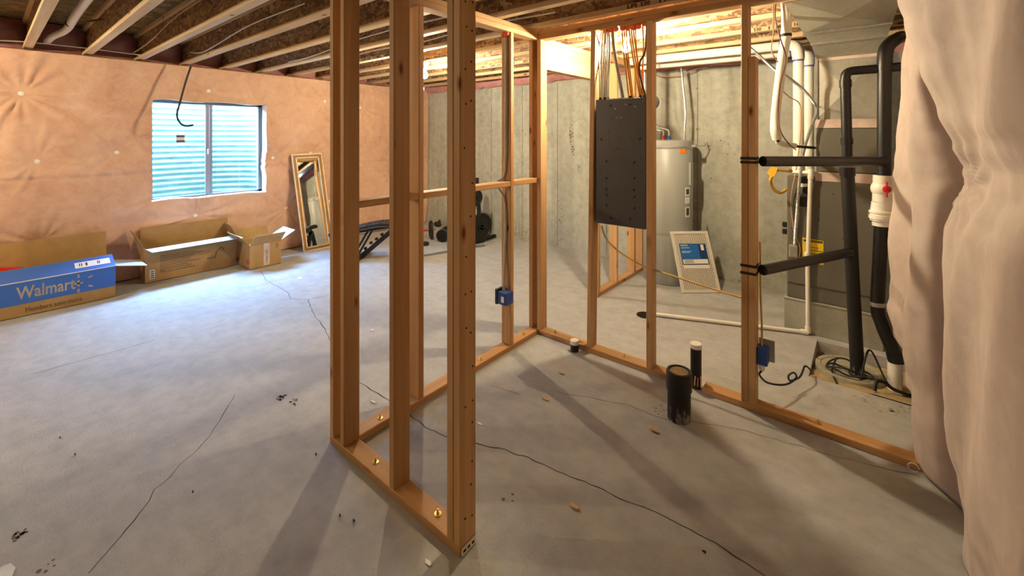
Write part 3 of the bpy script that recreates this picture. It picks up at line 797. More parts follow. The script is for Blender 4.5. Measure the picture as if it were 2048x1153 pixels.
# ------------------------------------------------------------------ outlet boxes
t = thing('outlet_box', 'blue plastic outlet box with white label on far inner stud', 'outlet box', (-2.13, 2.50, .37), 'blue outlet boxes')
b0, b1 = aY(995, 600, 2.455), aY(1012, 600, 2.455)
zt, zb = aY(1010, 588, 2.455).z, aY(1010, 613, 2.455).z
MB().box(b0.x, b1.x, 2.455, 2.54, zb, zt, .003).build('body', BLUEBOX, t)
MB().box(b0.x - .022, b0.x, 2.45, 2.545, zb - .004, zt + .016, .002).build('flange', DARK, t)
p = aY(1005, 600, 2.4545); MB().box(p.x - .013, p.x + .013, 2.4530, 2.4548, p.z - .022, p.z + .022).build('label', PAPER, t)
xw = -2.135
for dx, r, nm in ((0, .005, 'white cable stapled down the far inner stud to the blue box'), (.014, .005, 'second white cable beside the first on the far inner stud')):
    cable([(xw + dx, 2.532, 2.43), (xw + dx, 2.53, 1.9), (xw + dx - .006, 2.53, 1.45), (xw + dx - .026, 2.532, 1.33), (xw + dx - .05, 2.48, 1.27), (xw + dx - .02, 2.532, 1.16), (xw + dx - .005, 2.53, 1.0), (xw + dx - .012, 2.53, .75), (xw + dx, 2.50, zt - .004)], r, WHITEC if dx == 0 else GREYC, nm, 'cables down the inner stud')
MB_f = MB()
for q in range(4): MB_f.ball((-2.15 + .012 * q, 2.525, 2.415 + .01 * (q % 2)), .02, 8)
tag(MB_f.build('fire_foam', FOAM, None, True), 'orange foam blob atop the far inner stud', 'foam', 'fire foam at the plate holes')
t = thing('outlet_box', 'blue outlet box on the doubled stud with black cord plugged in', 'outlet box', (-.46, 2.95, .4), 'blue outlet boxes')
c = aY(1528, 708, 2.95); zt2, zb2 = aY(1528, 694, 2.95).z, aY(1528, 728, 2.95).z
MB().box(-.4995, c.x + .022, 2.915, 2.985, zb2, zt2, .003).build('body', BLUEBOX, t)
MB().box(-.4995, c.x + .05, 2.986, 2.996, zb2 + .004, zt2 + .035, .002).build('face_plate', GALV, t)
pz = zb2 - .02
plug = MB().obox(V((-.475, 2.945, pz)), V((1, 0, 0)), V((0, 1, 0)), V((0, 0, 1)), .03, .035, .045, .008).build('cord_plug', PAPER, None)
tag(plug, 'clear white plug hanging under the blue outlet box', 'plug')
cable([(-.49, 2.975, zt2 + .62), (-.488, 2.98, zt2 + .3), (-.48, 2.97, zt2 + .12), (-.478, 2.955, zt2 - .006)], .0055, YTAN, 'tan yellow cable dropping along the doubled stud into box', None)
cable([(-.473, 2.945, pz - .02), aY(1519, 750, 2.98), aY(1535, 766, 3.02), aY(1570, 770, 3.15), aY(1592, 757, 3.3), aY(1588, 746, 3.28), aY(1577, 752, 3.25), aY(1581, 762, 3.25), aY(1600, 754, 3.35), aY(1610, 733, 3.45), aY(1622, 742, 3.55), (-.28, 3.6, .012)], .006, BLKC, 'black power cord looping from the outlet box towards the pit', None, 8)

# ------------------------------------------------------------------ stub pipes and floor drain
t = thing('capped_pipe', 'large black capped pipe standing in the middle of the floor', 'pipe', (-.83, 2.545, 0), 'pipe stubs in the slab')
c = V((-.835, 2.555, 0))
MB().lathe(c, [(.064, 0), (.064, .235), (0, .235)], 28).build('pipe', ABSD, t, True)
MB().lathe(c, [(.071, .17), (.071, .268), (.066, .278), (.055, .279), (.053, .273), (0, .273)], 28).build('cap', ABS, t, True)
MB().lathe(c, [(.05, .2735), (0, .2745)], 24).build('dust_top', DIRT, t)
mb = MB(); vs = [c + V(((.075 + .05 * noise.noise(V((math.cos(a), math.sin(a), 2)))) * math.cos(a), (.075 + .05 * noise.noise(V((math.cos(a), math.sin(a), 2)))) * math.sin(a), .002)) for a in [i * 6.2832 / 24 for i in range(24)]]
t = thing('capped_pipe', 'slim black pipe with white cap rising through the floor plate', 'pipe', (-.85, 2.94, 0), 'pipe stubs in the slab')
MB().lathe((-.852, 2.94, 0), [(.034, 0), (.034, .27), (0, .27)], 20).build('pipe', ABS, t, True)
MB().lathe((-.852, 2.94, 0), [(.0365, .258), (.0365, .284), (.032, .288), (0, .288)], 20).build('cap', WHITE_PVC, t, True)
t = thing('capped_pipe', 'short black pipe stub with white cap beside the leaning stud', 'pipe', (-1.71, 2.85, 0), 'pipe stubs in the slab')
MB().lathe((-1.712, 2.848, 0), [(.031, 0), (.031, .06), (0, .06)], 20).build('pipe', ABS, t, True)
MB().lathe((-1.712, 2.848, 0), [(.035, .055), (.035, .078), (.031, .083), (0, .083)], 20).build('cap', WHITE_PVC, t, True)
c = aZ(1290, 631); t = thing('floor_drain', 'round black floor drain grate at end of the white floor pipe', 'drain', c)
MB().lathe(c, [(.075, 0), (.075, .004), (.066, .005), (.064, .001), (0, .001)], 28).build('rim', IRON, t, True)
for i in range(-3, 4):
    hl = math.sqrt(.064 ** 2 - (i * .017) ** 2); MB().box(c.x - hl, c.x + hl, c.y + i * .017 - .004, c.y + i * .017 + .004, .001, .005).build('grate_bar', IRON, t)

# ------------------------------------------------------------------ water heater
HC = V((-1.75, 4.96, 0)); HR = .268
t = thing('water_heater', 'grey cylindrical water heater against the far concrete wall', 'water heater', HC)
MB().lathe(HC, [(HR - .01, 0), (HR, .012), (HR, .555), (HR - .004, .558)], 56).build('lower_jacket', HEATER, t, True)
MB().lathe(HC, [(HR - .004, .558), (HR - .004, .570), (HR + .002, .573), (HR + .002, 1.535), (HR - .002, 1.54)], 56).build('upper_jacket', HEATER, t, True)
MB().lathe(HC, [(HR + .004, 1.505), (HR + .006, 1.55), (HR + .004, 1.585), (HR - .02, 1.592), (0, 1.596)], 56).build('top_cap', HEATER, t, True)
MB().lathe(HC, [(HR + .0035, .556), (HR + .0045, .566), (HR + .0035, .574)], 56).build('strap_band', GALV, t, True)
MB().lathe(HC, [(HR + .0065, 1.50), (HR + .0075, 1.512), (HR + .0065, 1.524)], 56).build('strap_band', GALV2, t, True)
def on_heater(px, z):
    d = _ray(px, 300); dv = V((d[0], d[1])).normalized(); oc = V((HC.x, HC.y)); b = dv.dot(oc); disc = b * b - (oc.dot(oc) - (HR + .004) ** 2)
    k = b - math.sqrt(max(disc, 0)); p = dv * k; return V((p.x, p.y, z)), V((p.x - HC.x, p.y - HC.y, 0)).normalized()
def hpatch(px, z0, z1, w, mt, nm, th=.004, par=None):
    p, nr = on_heater(px, (z0 + z1) / 2); tg = V((-nr.y, nr.x, 0))
    return MB().obox(p, tg, nr, V((0, 0, 1)), w, th, z1 - z0, .0008).build(nm, mt, par or t)
hpatch(1381, 1.10, 1.35, .06, HEATER, 'element_cover', .035)
for z0, z1 in ((.98, 1.075), (.90, .97), (.75, .86)): hpatch(1375, z0, z1, .07, PAPER, 'rating_label')
hpatch(1375, 1.0, 1.06, .045, BARINK, 'label_print', .006); hpatch(1375, .77, .85, .045, TEXTD, 'label_print', .006)
hpatch(1366, 1.45, 1.50, .075, ORANGE, 'orange_tag', .006)
for z in (1.53, .575):
    p, nr = on_heater(1384, z); MB().obox(p + nr * .02, V((-nr.y, nr.x, 0)), nr, V((0, 0, 1)), .05, .05, .03, .004).build('strap_buckle', GALV2, t)
    MB().tube([p + nr * .02, p + nr * .03 + V((.05, .2, 0)), V((p.x + .06, YB - .008, z + .03))], .006, 8).build('wall_strap', GALV2, t, True)
tag(MB().tube(catmull([V((aY(1369, 282, 4.98).x, 4.98, 1.59)), aY(1370, 250, 4.98), aY(1371, 224, 4.99), aY(1366, 169, 5.0), aY(1361, 121, 5.02), V((aY(1361, 110, 5.05).x, 5.05, 2.55))], 8), .013, 10).build('flex_conduit', GALV2, None, True), 'grey flexible conduit rising from the water heater to joists', 'conduit')
for i, (px, mt, c2, nm) in enumerate(((1327, PORC, REDPEX, 'hot'), (1338, PORC, BLUEPEX, 'cold'))):
    b = aY(px, 282, 4.93); b.z = 1.594
    MB().lathe(b, [(.016, 0), (.016, .03), (.013, .032), (.013, .045)], 12).build('nipple', c2, t, True)
    top = 1.70 + .02 * i
    tag(MB().tube(catmull([b + V((0, 0, .04)), b + V((0, 0, .10)), V((b.x - .05, b.y + .02, top)), V((b.x - .16, b.y + .05, top + .05)), V((b.x - .30, b.y + .09, top + .2)), V((b.x - .33, b.y + .1, 2.5))], 8), .010, 10).build('water_line', GALV2, None, True), '%s steel water line bending from the top of the water heater' % ('nearer' if i == 0 else 'farther'), 'pipe', 'water heater lines')
c = aY(1303, 205, 4.30)
et = thing('gauge_dial', 'small round dark dial edge peeking from behind the straight stud', 'gauge', c)
MB().lathe(c, [(.078, 0), (.078, .03), (.07, .036), (0, .036)], 26, V((.25, -1, 0))).build('dial', plain('dark_grey_dial', '#2b2826', .5), et, True)
MB().lathe(c, [(.014, -.06), (.014, 0)], 12, V((.25, -1, 0))).build('stem', GALV2, et, True)
MB().tube([c + V((-.015, .06, 0)), V((c.x - .015, c.y + .06, ZD))], .012, 10).build('hanger', GALV2, et, True)

# ------------------------------------------------------------------ air filter leaning on the heater
BL, BR = V((-1.467, 4.597, .004)), V((-1.16, 4.867, .004))
TL, TR = V((-1.630, 4.704, .603)), V((-1.323, 4.974, .603))
ux, uz = (BR - BL).normalized(), (TL - BL).normalized(); un = ux.cross(uz).normalized()
W_, H_ = (BR - BL).length, (TL - BL).length
def fp(u, v, d=0.0): return BL + ux * (u * W_) + uz * (v * H_) + un * d
t = thing('air_filter', 'white framed pleated air filter leaning on the water heater', 'filter', BL)
sgn = 1 if un.y < 0 else -1
def fslab(u0, u1, v0, v1, d0, th, mt, nm): return MB().sheet(fp(u0, v0, sgn * d0), fp(u1, v0, sgn * d0), fp(u1, v1, sgn * d0), fp(u0, v1, sgn * d0), sgn * th).build(nm, mt, t)
fslab(.06, .94, .04, .96, -.006, .003, FILTM, 'media')
for a in ((0, .07, 0, 1), (.93, 1, 0, 1), (.07, .93, 0, .045), (.07, .93, .955, 1)): fslab(*a, -.02, .024, FILTW, 'frame')
mb = MB()
for i in range(-14, 22):
    for sg in (1, -1):
        u0 = i * .06; pts = []
        for s_ in range(0, 41):
            v = .045 + .91 * s_ / 40; u = u0 + sg * (v * .55 * H_ / W_) + (0 if sg > 0 else .75)
            if .07 <= u <= .93: pts.append(fp(u, v, sgn * -.002))
        if len(pts) > 2: mb.tube([pts[0], pts[-1]], .0016, 4)
o = mb.build('wire_mesh', WIREG, t); o['kind'] = 'stuff'
fslab(.16, .86, .45, .79, .001, .0012, NAVY, 'label')
fslab(.17, .66, .545, .78, .0024, .0006, BLUEL, 'label_blue_panel')
fslab(.18, .84, .46, .535, .0024, .0006, PAPER, 'label_white_panel')
fslab(.17, .85, .385, .44, .001, .0008, PAPER, 'label_strip')
fslab(.72, .80, .68, .775, .0024, .0008, PAPER, 'label_corner_print')
for v in (.475, .495, .515): fslab(.22, .46, v, v + .008, .0032, .0004, BARINK, 'print_line')
fslab(.19, .38, .755, .772, .0032, .0004, YSTICK, 'brand_strip')
for v, w in ((.715, .42), (.655, .45), (.64, .40)): fslab(.20, w, v, v + .016, .0032, .0004, plain('pale_blue_print', '#8fb4dc', .6), 'print_line')

# ------------------------------------------------------------------ furnace and ducts
FY = 4.33; FX0, FX1 = -.512, .10; CXL = -.309
t = thing('furnace', 'grey metal furnace cabinet with galvanized plenum behind black pipes', 'furnace', (-.2, 4.6, 0))
MB().box(FX0 - .018, FX1 + .01, FY - .012, 4.97, .0, .255, .003).build('base_box', GALV, t)
MB().box(FX0 - .022, FX1 + .012, FY - .018, 4.975, .255, .272, .003).build('base_flange', GALV, t)
MB().box(FX0, FX1, FY, 4.96, .272, 1.305, .006).build('cabinet', FURN, t)
MB().box(FX0 + .004, FX1 - .002, FY - .012, FY, .40, 1.292, .004).build('front_panel', FURN, t)
MB().box(CXL, FX1, FY + .004, 4.95, 1.306, 1.74, .004).build('coil_cabinet', FURN, t)
MB().box(CXL + .03, FX1 - .01, FY - .003, FY + .004, 1.35, 1.70, .003).build('coil_panel', FURN, t)
MB().box(CXL - .004, FX1 + .002, FY - .0145, FY - .0122, 1.272, 1.345).build('foil_tape', TAPE, t)
MB().box(CXL - .004, FX1 + .002, FY - .004, FY + .0035, 1.705, 1.775).build('foil_tape', TAPE, t)
# plenum with cross-broken face
def xface(a, b, c, d, bulge, mt, nm, par):
    ctr = (a + b + c + d) / 4 + bulge; mb = MB(); mb.add([a, b, c, d, ctr], [(0, 1, 4), (1, 2, 4), (2, 3, 4), (3, 0, 4)]); return mb.build(nm, mt, par)
MB().box(CXL, FX1, FY + .012, 4.94, 1.742, 2.29).build('plenum', GALV, t)
xface(V((CXL, FY + .012, 1.775)), V((FX1, FY + .012, 1.775)), V((FX1, FY + .012, 2.28)), V((CXL, FY + .012, 2.28)), V((0, -.03, -.02)), GALV, 'plenum_face', t)
MB().box(CXL - .006, CXL + .012, FY + .0, FY + .03, 1.74, 2.30).build('corner_seam', GALV2, t)
MB().box(CXL, FX1, FY + .006, FY + .0115, 2.255, 2.285).build('foil_tape', TAPE, t)
for (px, py, r) in ((1607, 361, .026), (1614, 381, .032)):
    p = aY(px, py, FY - .012); MB().lathe(p, [(r, 0), (r, .004), (r * .8, .005), (0, .004)], 20, V((0, -1, 0))).build('round_knockout', DARK, t, True)
p = aY(1609, 371, FY - .012); MB().box(p.x - .035, p.x + .035, FY - .0145, FY - .0122, p.z - .014, p.z + .014).build('white_label', PAPER, t)
p = aY(1609, 404, FY - .012); MB().box(p.x - .035, p.x + .035, FY - .03, FY - .012, p.z - .04, p.z + .04, .008).build('switch_recess', DARK, t)
for (px, py) in ((1568, 449), (1568, 463)):
    p = aY(px, py, FY + .03); MB().box(p.x - .012, FX0 + .002, FY + .015, FY + .045, p.z - .022, p.z + .022, .006).build('door_knob', DARK, t)
for (px, py) in ((1583, 456), (1583, 468), (1583, 475), (1638, 385), (1666, 388), (1638, 412), (1638, 440), (1685, 478)):
    p = aY(px, py, FY - .012); MB().lathe(p, [(.005, 0), (.004, .003), (0, .003)], 8, V((0, -1, 0))).build('screw', DARK, t)
p0, p1 = aY(1605, 475, FY - .013), aY(1647, 531, FY - .013)
sk = MB().sheet(V((p0.x, FY - .0135, p1.z + .01)), V((p1.x, FY - .0135, p1.z)), V((p1.x, FY - .0135, p0.z - .01)), V((p0.x, FY - .0135, p0.z)), .001).build('energy_sticker', YSTICK, t)
text('ENERGYGUIDE', .022, (p0.x + .008, FY - .0148, p0.z - .03), (1, 0, 0), (0, 0, 1), INK, 'sticker_text', sk, bold=.0012, fit=p1.x - p0.x - .014)
for dz, l in ((-.075, .08), (-.10, .11), (-.125, .06), (-.15, .12)): MB().box(p0.x + .03, p0.x + .03 + l, FY - .0152, FY - .0146, p0.z + dz, p0.z + dz + .004).build('sticker_line', INK, sk)
# flared supply duct
du = thing('supply_duct', 'galvanized duct flaring from furnace plenum up towards the joists', 'duct', (-.1, 3.9, 2.3))
prof_l = [aY(1632, 117, FY), aY(1622, 88, 4.14), aY(1607, 67, 3.98), aY(1567, 2, 3.30)]
prof_r = [V((FX1, FY, prof_l[0].z)), V((.13, 4.14, prof_l[1].z)), V((.15, 3.98, prof_l[2].z)), V((.19, 3.30, prof_l[3].z))]
for i, nm in ((0, 'collar'), (1, 'transition'), (2, 'trunk_bottom')):
    xface(prof_l[i], prof_r[i], prof_r[i + 1], prof_l[i + 1], V((0, 0, -.035 if i == 2 else 0)), GALV, nm, du)
mb = MB(); zt3 = 2.506
for sd, P_ in ((0, prof_l), (1, prof_r)):
    top = [V((p.x, p.y, max(zt3, p.z + .01))) for p in P_]
    for i in range(3): mb.add([P_[i], P_[i + 1], top[i + 1], top[i]], [(0, 1, 2, 3)])
mb.build('side_sheet', GALV, du)
MB().box(prof_l[3].x, prof_r[3].x, 3.295, 3.305, prof_l[3].z - .002, zt3).build('end_sheet', GALV, du)
for i in (1, 2): MB().tube([prof_l[i] + V((-.004, -.003, -.004)), prof_r[i] + V((0, -.003, -.004))], .011, 8).build('drive_seam', GALV2, du, True)

# ------------------------------------------------------------------ white PVC vents
for i, (pxv, pxe, Yv, pyh, lab) in enumerate(((1597, 1600, 4.56, 94, 'nearer white vent pipe running under joists then down to furnace'), (1617, 1621, 4.80, 108, 'farther white vent pipe running under joists then down to furnace'))):
    t = thing('vent_pipe', lab, 'pipe', aY(pxv, 345, Yv), 'white furnace vents')
    xv = aY(pxv, 230, Yv).x; zh = 2.455 if i == 0 else 2.43; r = .042
    zb = 1.306
    el = [V((xv - .13, Yv, zh)), V((xv - .08, Yv, zh)), V((xv - .035, Yv, zh - .012)), V((xv - .01, Yv, zh - .045)), V((xv, Yv, zh - .09)), V((xv, Yv, zh - .14))]
    MB().tube([V((xv, Yv, zb)), V((xv, Yv, zh - .10))], r, 18).build('riser', WHITE_PVC, t, True)
    MB().tube(catmull(el, 4), r + .006, 18).build('elbow', WHITE_PVC, t, True)
    MB().tube([V((xv - .10, Yv, zh)), V((-2.02, Yv, zh + .012))], r, 18).build('run', WHITE_PVC, t, True)
    MB().tube([V((xv, Yv, zh - .155)), V((xv, Yv, zh - .14))], r + .001, 18).build('primer_ring', PURPLE, t, True)
    MB().tube([V((xv - .145, Yv, zh)), V((xv - .13, Yv, zh))], r + .001, 18).build('primer_ring', PURPLE, t, True)
    if i == 0: MB().tube([V((xv, Yv, 1.306)), V((xv, Yv, 1.40))], r + .007, 18).build('coupling', WHITE_PVC, t, True); MB().tube([V((xv, Yv, 1.40)), V((xv, Yv, 1.415))], r + .001, 18).build('primer_ring', PURPLE, t, True)
# insulated refrigerant line with wires
L = [aY(1566, -40, 3.60), aY(1573, 20, 3.605), aY(1572, 70, 3.62), aY(1566, 110, 3.68), aY(1558, 170, 3.80), aY(1551, 230, 3.9), aY(1550, 262, 3.9), aY(1554, 278, 3.92)]
rl = thing('insulated_line', 'white foam covered line hanging beside the vent pipes', 'pipe', L[-1])
MB().tube(catmull(L, 8), .033, 14).build('foam_sleeve', WHITE_PVC, rl, True)
MB().tube(catmull([L[-1], aY(1562, 287, 3.95), aY(1585, 292, 4.15), aY(1630, 296, 4.33)], 6), .011, 10).build('copper_end', DARK, rl, True)
MB().tube(catmull([aY(1556, 282, 3.93), aY(1566, 288, 3.98), aY(1590, 292, 4.2)], 5), .022, 12).build('foam_elbow', WHITE_PVC, rl, True)
MB().tube([L[2] + V((0, 0, .008)), L[2] - V((0, 0, .012))], .0355, 14).build('black_strap', STRAP, rl, True)
for q in (4, 5): MB().tube([L[q] + V((0, 0, .003)), L[q] - V((0, 0, .003))], .0345, 14).build('zip_tie', PORC, rl, True)
cable([aY(1556, -20, 3.56), aY(1550, 30, 3.56), aY(1560, 75, 3.57), aY(1572, 118, 3.62), aY(1561, 165, 3.74), aY(1556, 220, 3.85), aY(1561, 262, 3.87), aY(1578, 288, 3.95), aY(1592, 300, 4.25)], .0045, BROWNC, 'brown thermostat wire taped along the white foam line', 'furnace control wires')
cable([aY(1545, -10, 3.56), aY(1547, 60, 3.56), aY(1543, 100, 3.57), aY(1556, 125, 3.64)], .004, COPPERC, 'tan wire dropping beside the white foam line', 'furnace control wires')
cable([aY(1566, 183, 3.86), aY(1580, 195, 4.1), aY(1597, 205, 4.45), aY(1602, 225, 4.48), aY(1600, 280, 4.48), aY(1592, 340, 4.3), aY(1582, 400, 4.30), aY(1588, 460, 4.305), aY(1600, 495, 4.305), aY(1597, 515, 4.305)], .0045, COPPERC, 'tan wire running down the furnace front to lower box', 'furnace control wires')
# flexible steel conduit to the junction box
cp = catmull([aY(1500, 95, 3.95), aY(1530, 122, 4.0), aY(1553, 142, 4.05), aY(1573, 153, 4.1), aY(1605, 178, 4.2), aY(1627, 205, 4.26), aY(1634, 222, 4.28), aY(1622, 255, 4.28), aY(1608, 300, 4.28), aY(1600, 350, 4.28), aY(1596, 400, 4.285), aY(1592, 450, 4.29), aY(1589, 490, 4.295)], 22)
dense = []
for a, b in zip(cp, cp[1:]): dense += [a, a.lerp(b, .5)]
mb = MB().tube(dense, [.0125 if i % 2 else .0105 for i in range(len(dense))], 8)
tag(mb.build('flex_conduit', GALV2, None, True), 'ribbed silver flexible conduit looping down the furnace front', 'conduit')
t = thing('junction_box', 'small grey steel junction box on the furnace front', 'junction box', aY(1588, 505, 4.30))
p0, p1 = aY(1578, 489, 4.30), aY(1595, 516, 4.30)
MB().box(p0.x, p1.x, 4.285, FY - .013, p1.z, p0.z, .004).build('body', GALV, t)
MB().box(p0.x + .006, p1.x - .006, 4.281, 4.285, p1.z + .008, p0.z - .008, .002).build('cover', GALV2, t)
# yellow gas connector
t = thing('gas_connector', 'yellow flexible gas hose curling between stud and furnace', 'hose', aY(1545, 350, 4.35))
MB().tube(catmull([aY(1572, 380, 4.4), aY(1560, 386, 4.3), aY(1547, 378, 4.2), aY(1541, 362, 4.12), aY(1545, 352, 4.1)], 8), .013, 12).build('hose', YELG, t, True)
mb = MB(); q = [aY(1533, 346, 4.1), aY(1542, 334, 4.1), aY(1556, 336, 4.1), aY(1553, 344, 4.1), aY(1548, 356, 4.1), aY(1541, 353, 4.1)]
mb.slab(q, (0, .03, 0)); mb.build('valve_plate', YELG, t)
MB().tube([aY(1556, 341, 4.11), aY(1576, 342, 4.2)], .012, 12).build('hose_end', YELG, t, True)
MB().tube([aY(1574, 342, 4.19), aY(1582, 342, 4.24)], .016, 6).build('brass_nut', BRASS, t)
# condensate drain
zc = 0.022; a = aY(1620, 346, 4.27)
t = thing('drain_pipe', 'thin white condensate pipe from furnace down and along floor to drain', 'pipe', (-.37, 4.27, 0))
xd = aY(1618, 500, 4.28).x; zt4 = a.z
MB().tube([V((xd - .115, 4.31, zt4)), V((xd, 4.28, zt4))], .0165, 14).build('arm', WHITE_PVC, t, True)
MB().tube([V((xd + .012, 4.28, zt4 + .03)), V((xd + .01, 4.28, zt4 - .05))], .021, 14).build('tee', WHITE_PVC, t, True)
MB().tube([V((xd + .01, 4.28, zt4)), V((xd - .01, 4.285, .55)), V((xd - .008, 4.29, zc + .0))], .0155, 14).build('riser', WHITE_PVC, t, True)
MB().tube([V((xd - .012, 4.285, .58)), V((xd - .012, 4.285, .68))], .021, 14).build('coupling', WHITE_PVC, t, True)
e0 = V((xd - .008, 4.29, zc)); dr = aZ(1305, 633); dr.z = zc
MB().tube([e0, dr], .0155, 14).build('floor_run', WHITE_PVC, t, True)
MB().tube([e0 + V((0, 0, .05)), e0], .021, 14).build('elbow', WHITE_PVC, t, True)
d_ = (dr - e0).normalized(); MB().tube([e0, e0 + d_ * .05], .021, 14).build('elbow', WHITE_PVC, t, True)
for q in (.4, .75): pass

# ------------------------------------------------------------------ black drain pipes
PY = 3.80
A = [aY(1692, 168, PY), aY(1694, 300, PY)]
t = thing('black_pipe', 'upright black vent pipe rising from the pit lid', 'pipe', (-.03, PY, 0), 'black pipes by the furnace')
top = aY(1690, 150, PY); yE = top.z
MB().tube(catmull([aY(1691, 200, PY), aY(1691, 165, PY), aY(1692, 150, PY), aY(1700, 143, PY), aY(1715, 141, PY)], 6) + [V((.24, PY, aY(1715, 141, PY).z + .004))], .030, 16).build('top_bend', ABS, t, True)
MB().tube([aY(1691, 160, PY), aY(1691, 175, PY)], .035, 16).build('collar', ABS, t, True)
MB().tube([aY(1691, 175, PY), aY(1695, 330, PY)], .0305, 16).build('upper_pipe', ABS, t, True)
MB().tube([aY(1693, 276, PY), aY(1694, 289, PY)], .036, 16).build('coupling', ABS, t, True)
MB().tube([aY(1694, 335, PY), aY(1695, 352, PY)], .0455, 16).build('reducer', ABS, t, True)
MB().tube([aY(1695, 350, PY), aY(1703, 510, PY), V((-.032, PY, -.12))], .040, 18).build('lower_pipe', ABSD, t, True)
Bx = aY(1768, 300, PY)
t = thing('black_pipe', 'upright black pipe carrying the white valve with red handle', 'pipe', (.1, PY, 0), 'black pipes by the furnace')
e = aY(1770, 120, PY)
MB().tube(catmull([aY(1769, 140, PY), aY(1770, 112, PY), aY(1775, 94, PY + .02), aY(1790, 80, PY + .06), aY(1803, 74, PY + .12)], 6), .042, 16).build('top_bend', ABS, t, True)
MB().tube([aY(1769, 130, PY), aY(1768, 352, PY)], .039, 18).build('upper_pipe', ABS, t, True)
v0, v1 = aY(1766, 351, PY), aY(1764, 404, PY)
va = MB().tube([v0, v0.lerp(v1, .3)], .053, 22).ball(v0.lerp(v1, .5), .064, 22).tube([v0.lerp(v1, .62), v1], .053, 22).build('ball_valve', WHITE_PVC, t, True)
hc = v0.lerp(v1, .48) + V((.02, -.064, 0)); kn = MB().lathe(hc, [(.023, 0), (.023, .012), (.018, .016), (0, .017)], 16, V((.1, -1, 0))).build('valve_knob', REDP, va, True)
MB().box(hc.x - .005, hc.x + .005, hc.y - .016, hc.y, hc.z - .052, hc.z + .05, .002).build('valve_handle', REDP, va)
u0, u1 = aY(1764, 405, PY), aY(1763, 452, PY)
MB().lathe(u1, [(.050, 0), (.050, .03), (.062, .035), (.062, .085), (.068, .087), (.068, .10), (.060, .102), (.054, .155), (.054, .16)], 22).build('check_union', PORC, t, True)
MB().lathe(u1, [(.0625, .045), (.0705, .048), (.0705, .072), (.0625, .075)], 10).build('union_nut', WHITE_PVC, t, True)
low = [aY(1763, 450, PY), aY(1755, 605, PY), aY(1757, 630, PY), aY(1770, 665, PY), aY(1788, 705, PY), aY(1793, 722, PY)]
MB().tube(low, .040, 16).build('lower_pipe', ABS, t, True)
MB().tube([aY(1755, 604, PY), aY(1756, 612, PY)], .0445, 16).build('coupling', GALV2, t, True)
MB().tube([aY(1790, 708, PY), aY(1793, 724, PY)], .047, 16).build('coupling', ABS, t, True)
p = aY(1790, 720, PY); MB().lathe(V((p.x, p.y, -.06)), [(.040, 0), (.040, p.z + .06)], 18).build('pit_stub', PORC, t, True)
for (a, b, lab, ys) in ((aY(1521, 323, 2.93), aY(1768, 323, PY - .03), 'level black pipe strapped to doubled stud, upper of two braces', (317, 325)), (aY(1521, 541, 2.93), aY(1700, 505, PY - .03), 'sloping black pipe strapped to doubled stud, lower of two braces', (533, 548))):
    t = thing('brace_pipe', lab, 'pipe', a, 'black brace pipes')
    MB().tube([a + V((.01, .012, 0)), b], .031, 16).build('pipe', ABS, t, True)
    for i, py in enumerate(ys):
        z = aY(1500, py, YC0).z
        MB().box(-.582, -.497, YC0 - .003, YC0 - .0005, z - .008, z + .008).build('strap', STRAP, t)
        MB().box(-.4998, -.4975, YC0 - .003, YC1, z - .008, z + .008).build('strap', STRAP, t)

# ------------------------------------------------------------------ sump pit
mb = MB(); N = 26; vs = []
for i in range(N):
    for j in range(N):
        x = PX0 + .004 + (PX1 - PX0 - .008) * i / (N - 1); y = PY0 - .0 + (PY1 - PY0 - .004) * j / (N - 1)
        z = -.095 + .09 * (1 - j / (N - 1)) ** 1.5 + .055 * max(0, i / (N - 1) - .35) + .018 * noise.noise(V((x * 11, y * 11, 0))) + .008 * noise.noise(V((x * 40, y * 40, 2)))
        vs.append(V((x, y, min(z, .006))))
mb.add(vs, [(i * N + j, (i + 1) * N + j, (i + 1) * N + j + 1, i * N + j + 1) for i in range(N - 1) for j in range(N - 1)])
o = mb.build('pit_dirt', DIRT, None, True); o['kind'] = 'stuff'; tag(o, 'loose brown dirt filling the pit beside the furnace', 'dirt')
t = thing('sump_lid', 'round grey lid in the pit around the upright black pipe', 'lid', (-.075, 3.87, -.06))
c = V((-.085, 3.86, -.035))
MB().lathe(c, [(.195, -.05), (.195, .028), (.19, .034), (.165, .034), (.160, .028), (0, .030)], 44).build('lid', LIDM, t, True)
MB().lathe(c + V((.05, -.06, .03)), [(.052, 0), (.052, .008), (.044, .010)], 24).build('pipe_grommet', RUBBER, t, True)
for a in (2.2, 3.0, 3.9, 5.0): MB().lathe(c + V((.178 * math.cos(a), .178 * math.sin(a), .034)), [(.008, 0), (.008, .005), (0, .006)], 8).build('lid_bolt', GALV2, t)
zc_ = -.01
def loopc(cx_, cy_, rx, ry, n0, n1, zf): return [V((cx_ + rx * math.cos(a), cy_ + ry * math.sin(a), zf(a))) for a in [n0 + (n1 - n0) * i / 20 for i in range(21)]]
cable(loopc(-.11, 3.79, .10, .08, 0, 6.2, lambda a: .01 + .045 * math.sin(a) ** 2) + loopc(-.08, 3.76, .13, .05, .1, 5.5, lambda a: .012 + .02 * math.sin(a * 2) ** 2), .006, BLKC, 'black pump cord coiled on the pit lid around the pipe', 'pump cords', 3)
cable([V((-.02, 3.72, .0)), V((.01, 3.78, .16)), V((.04, 3.82, .17)), V((.10, 3.75, .05)), V((.13, 3.72, .01))], .006, BLKC, 'black cord arching beside the upright pipe over the pit', 'pump cords')
cable([V((.05, 3.60, .01)), V((.06, 3.63, .06)), V((.10, 3.66, .055)), V((.14, 3.66, .03)), V((.2, 3.66, .02)), V((.27, 3.68, .015))], .011, BLKC, 'thick black cord lying in front of the white pipe stub', 'pump cords')
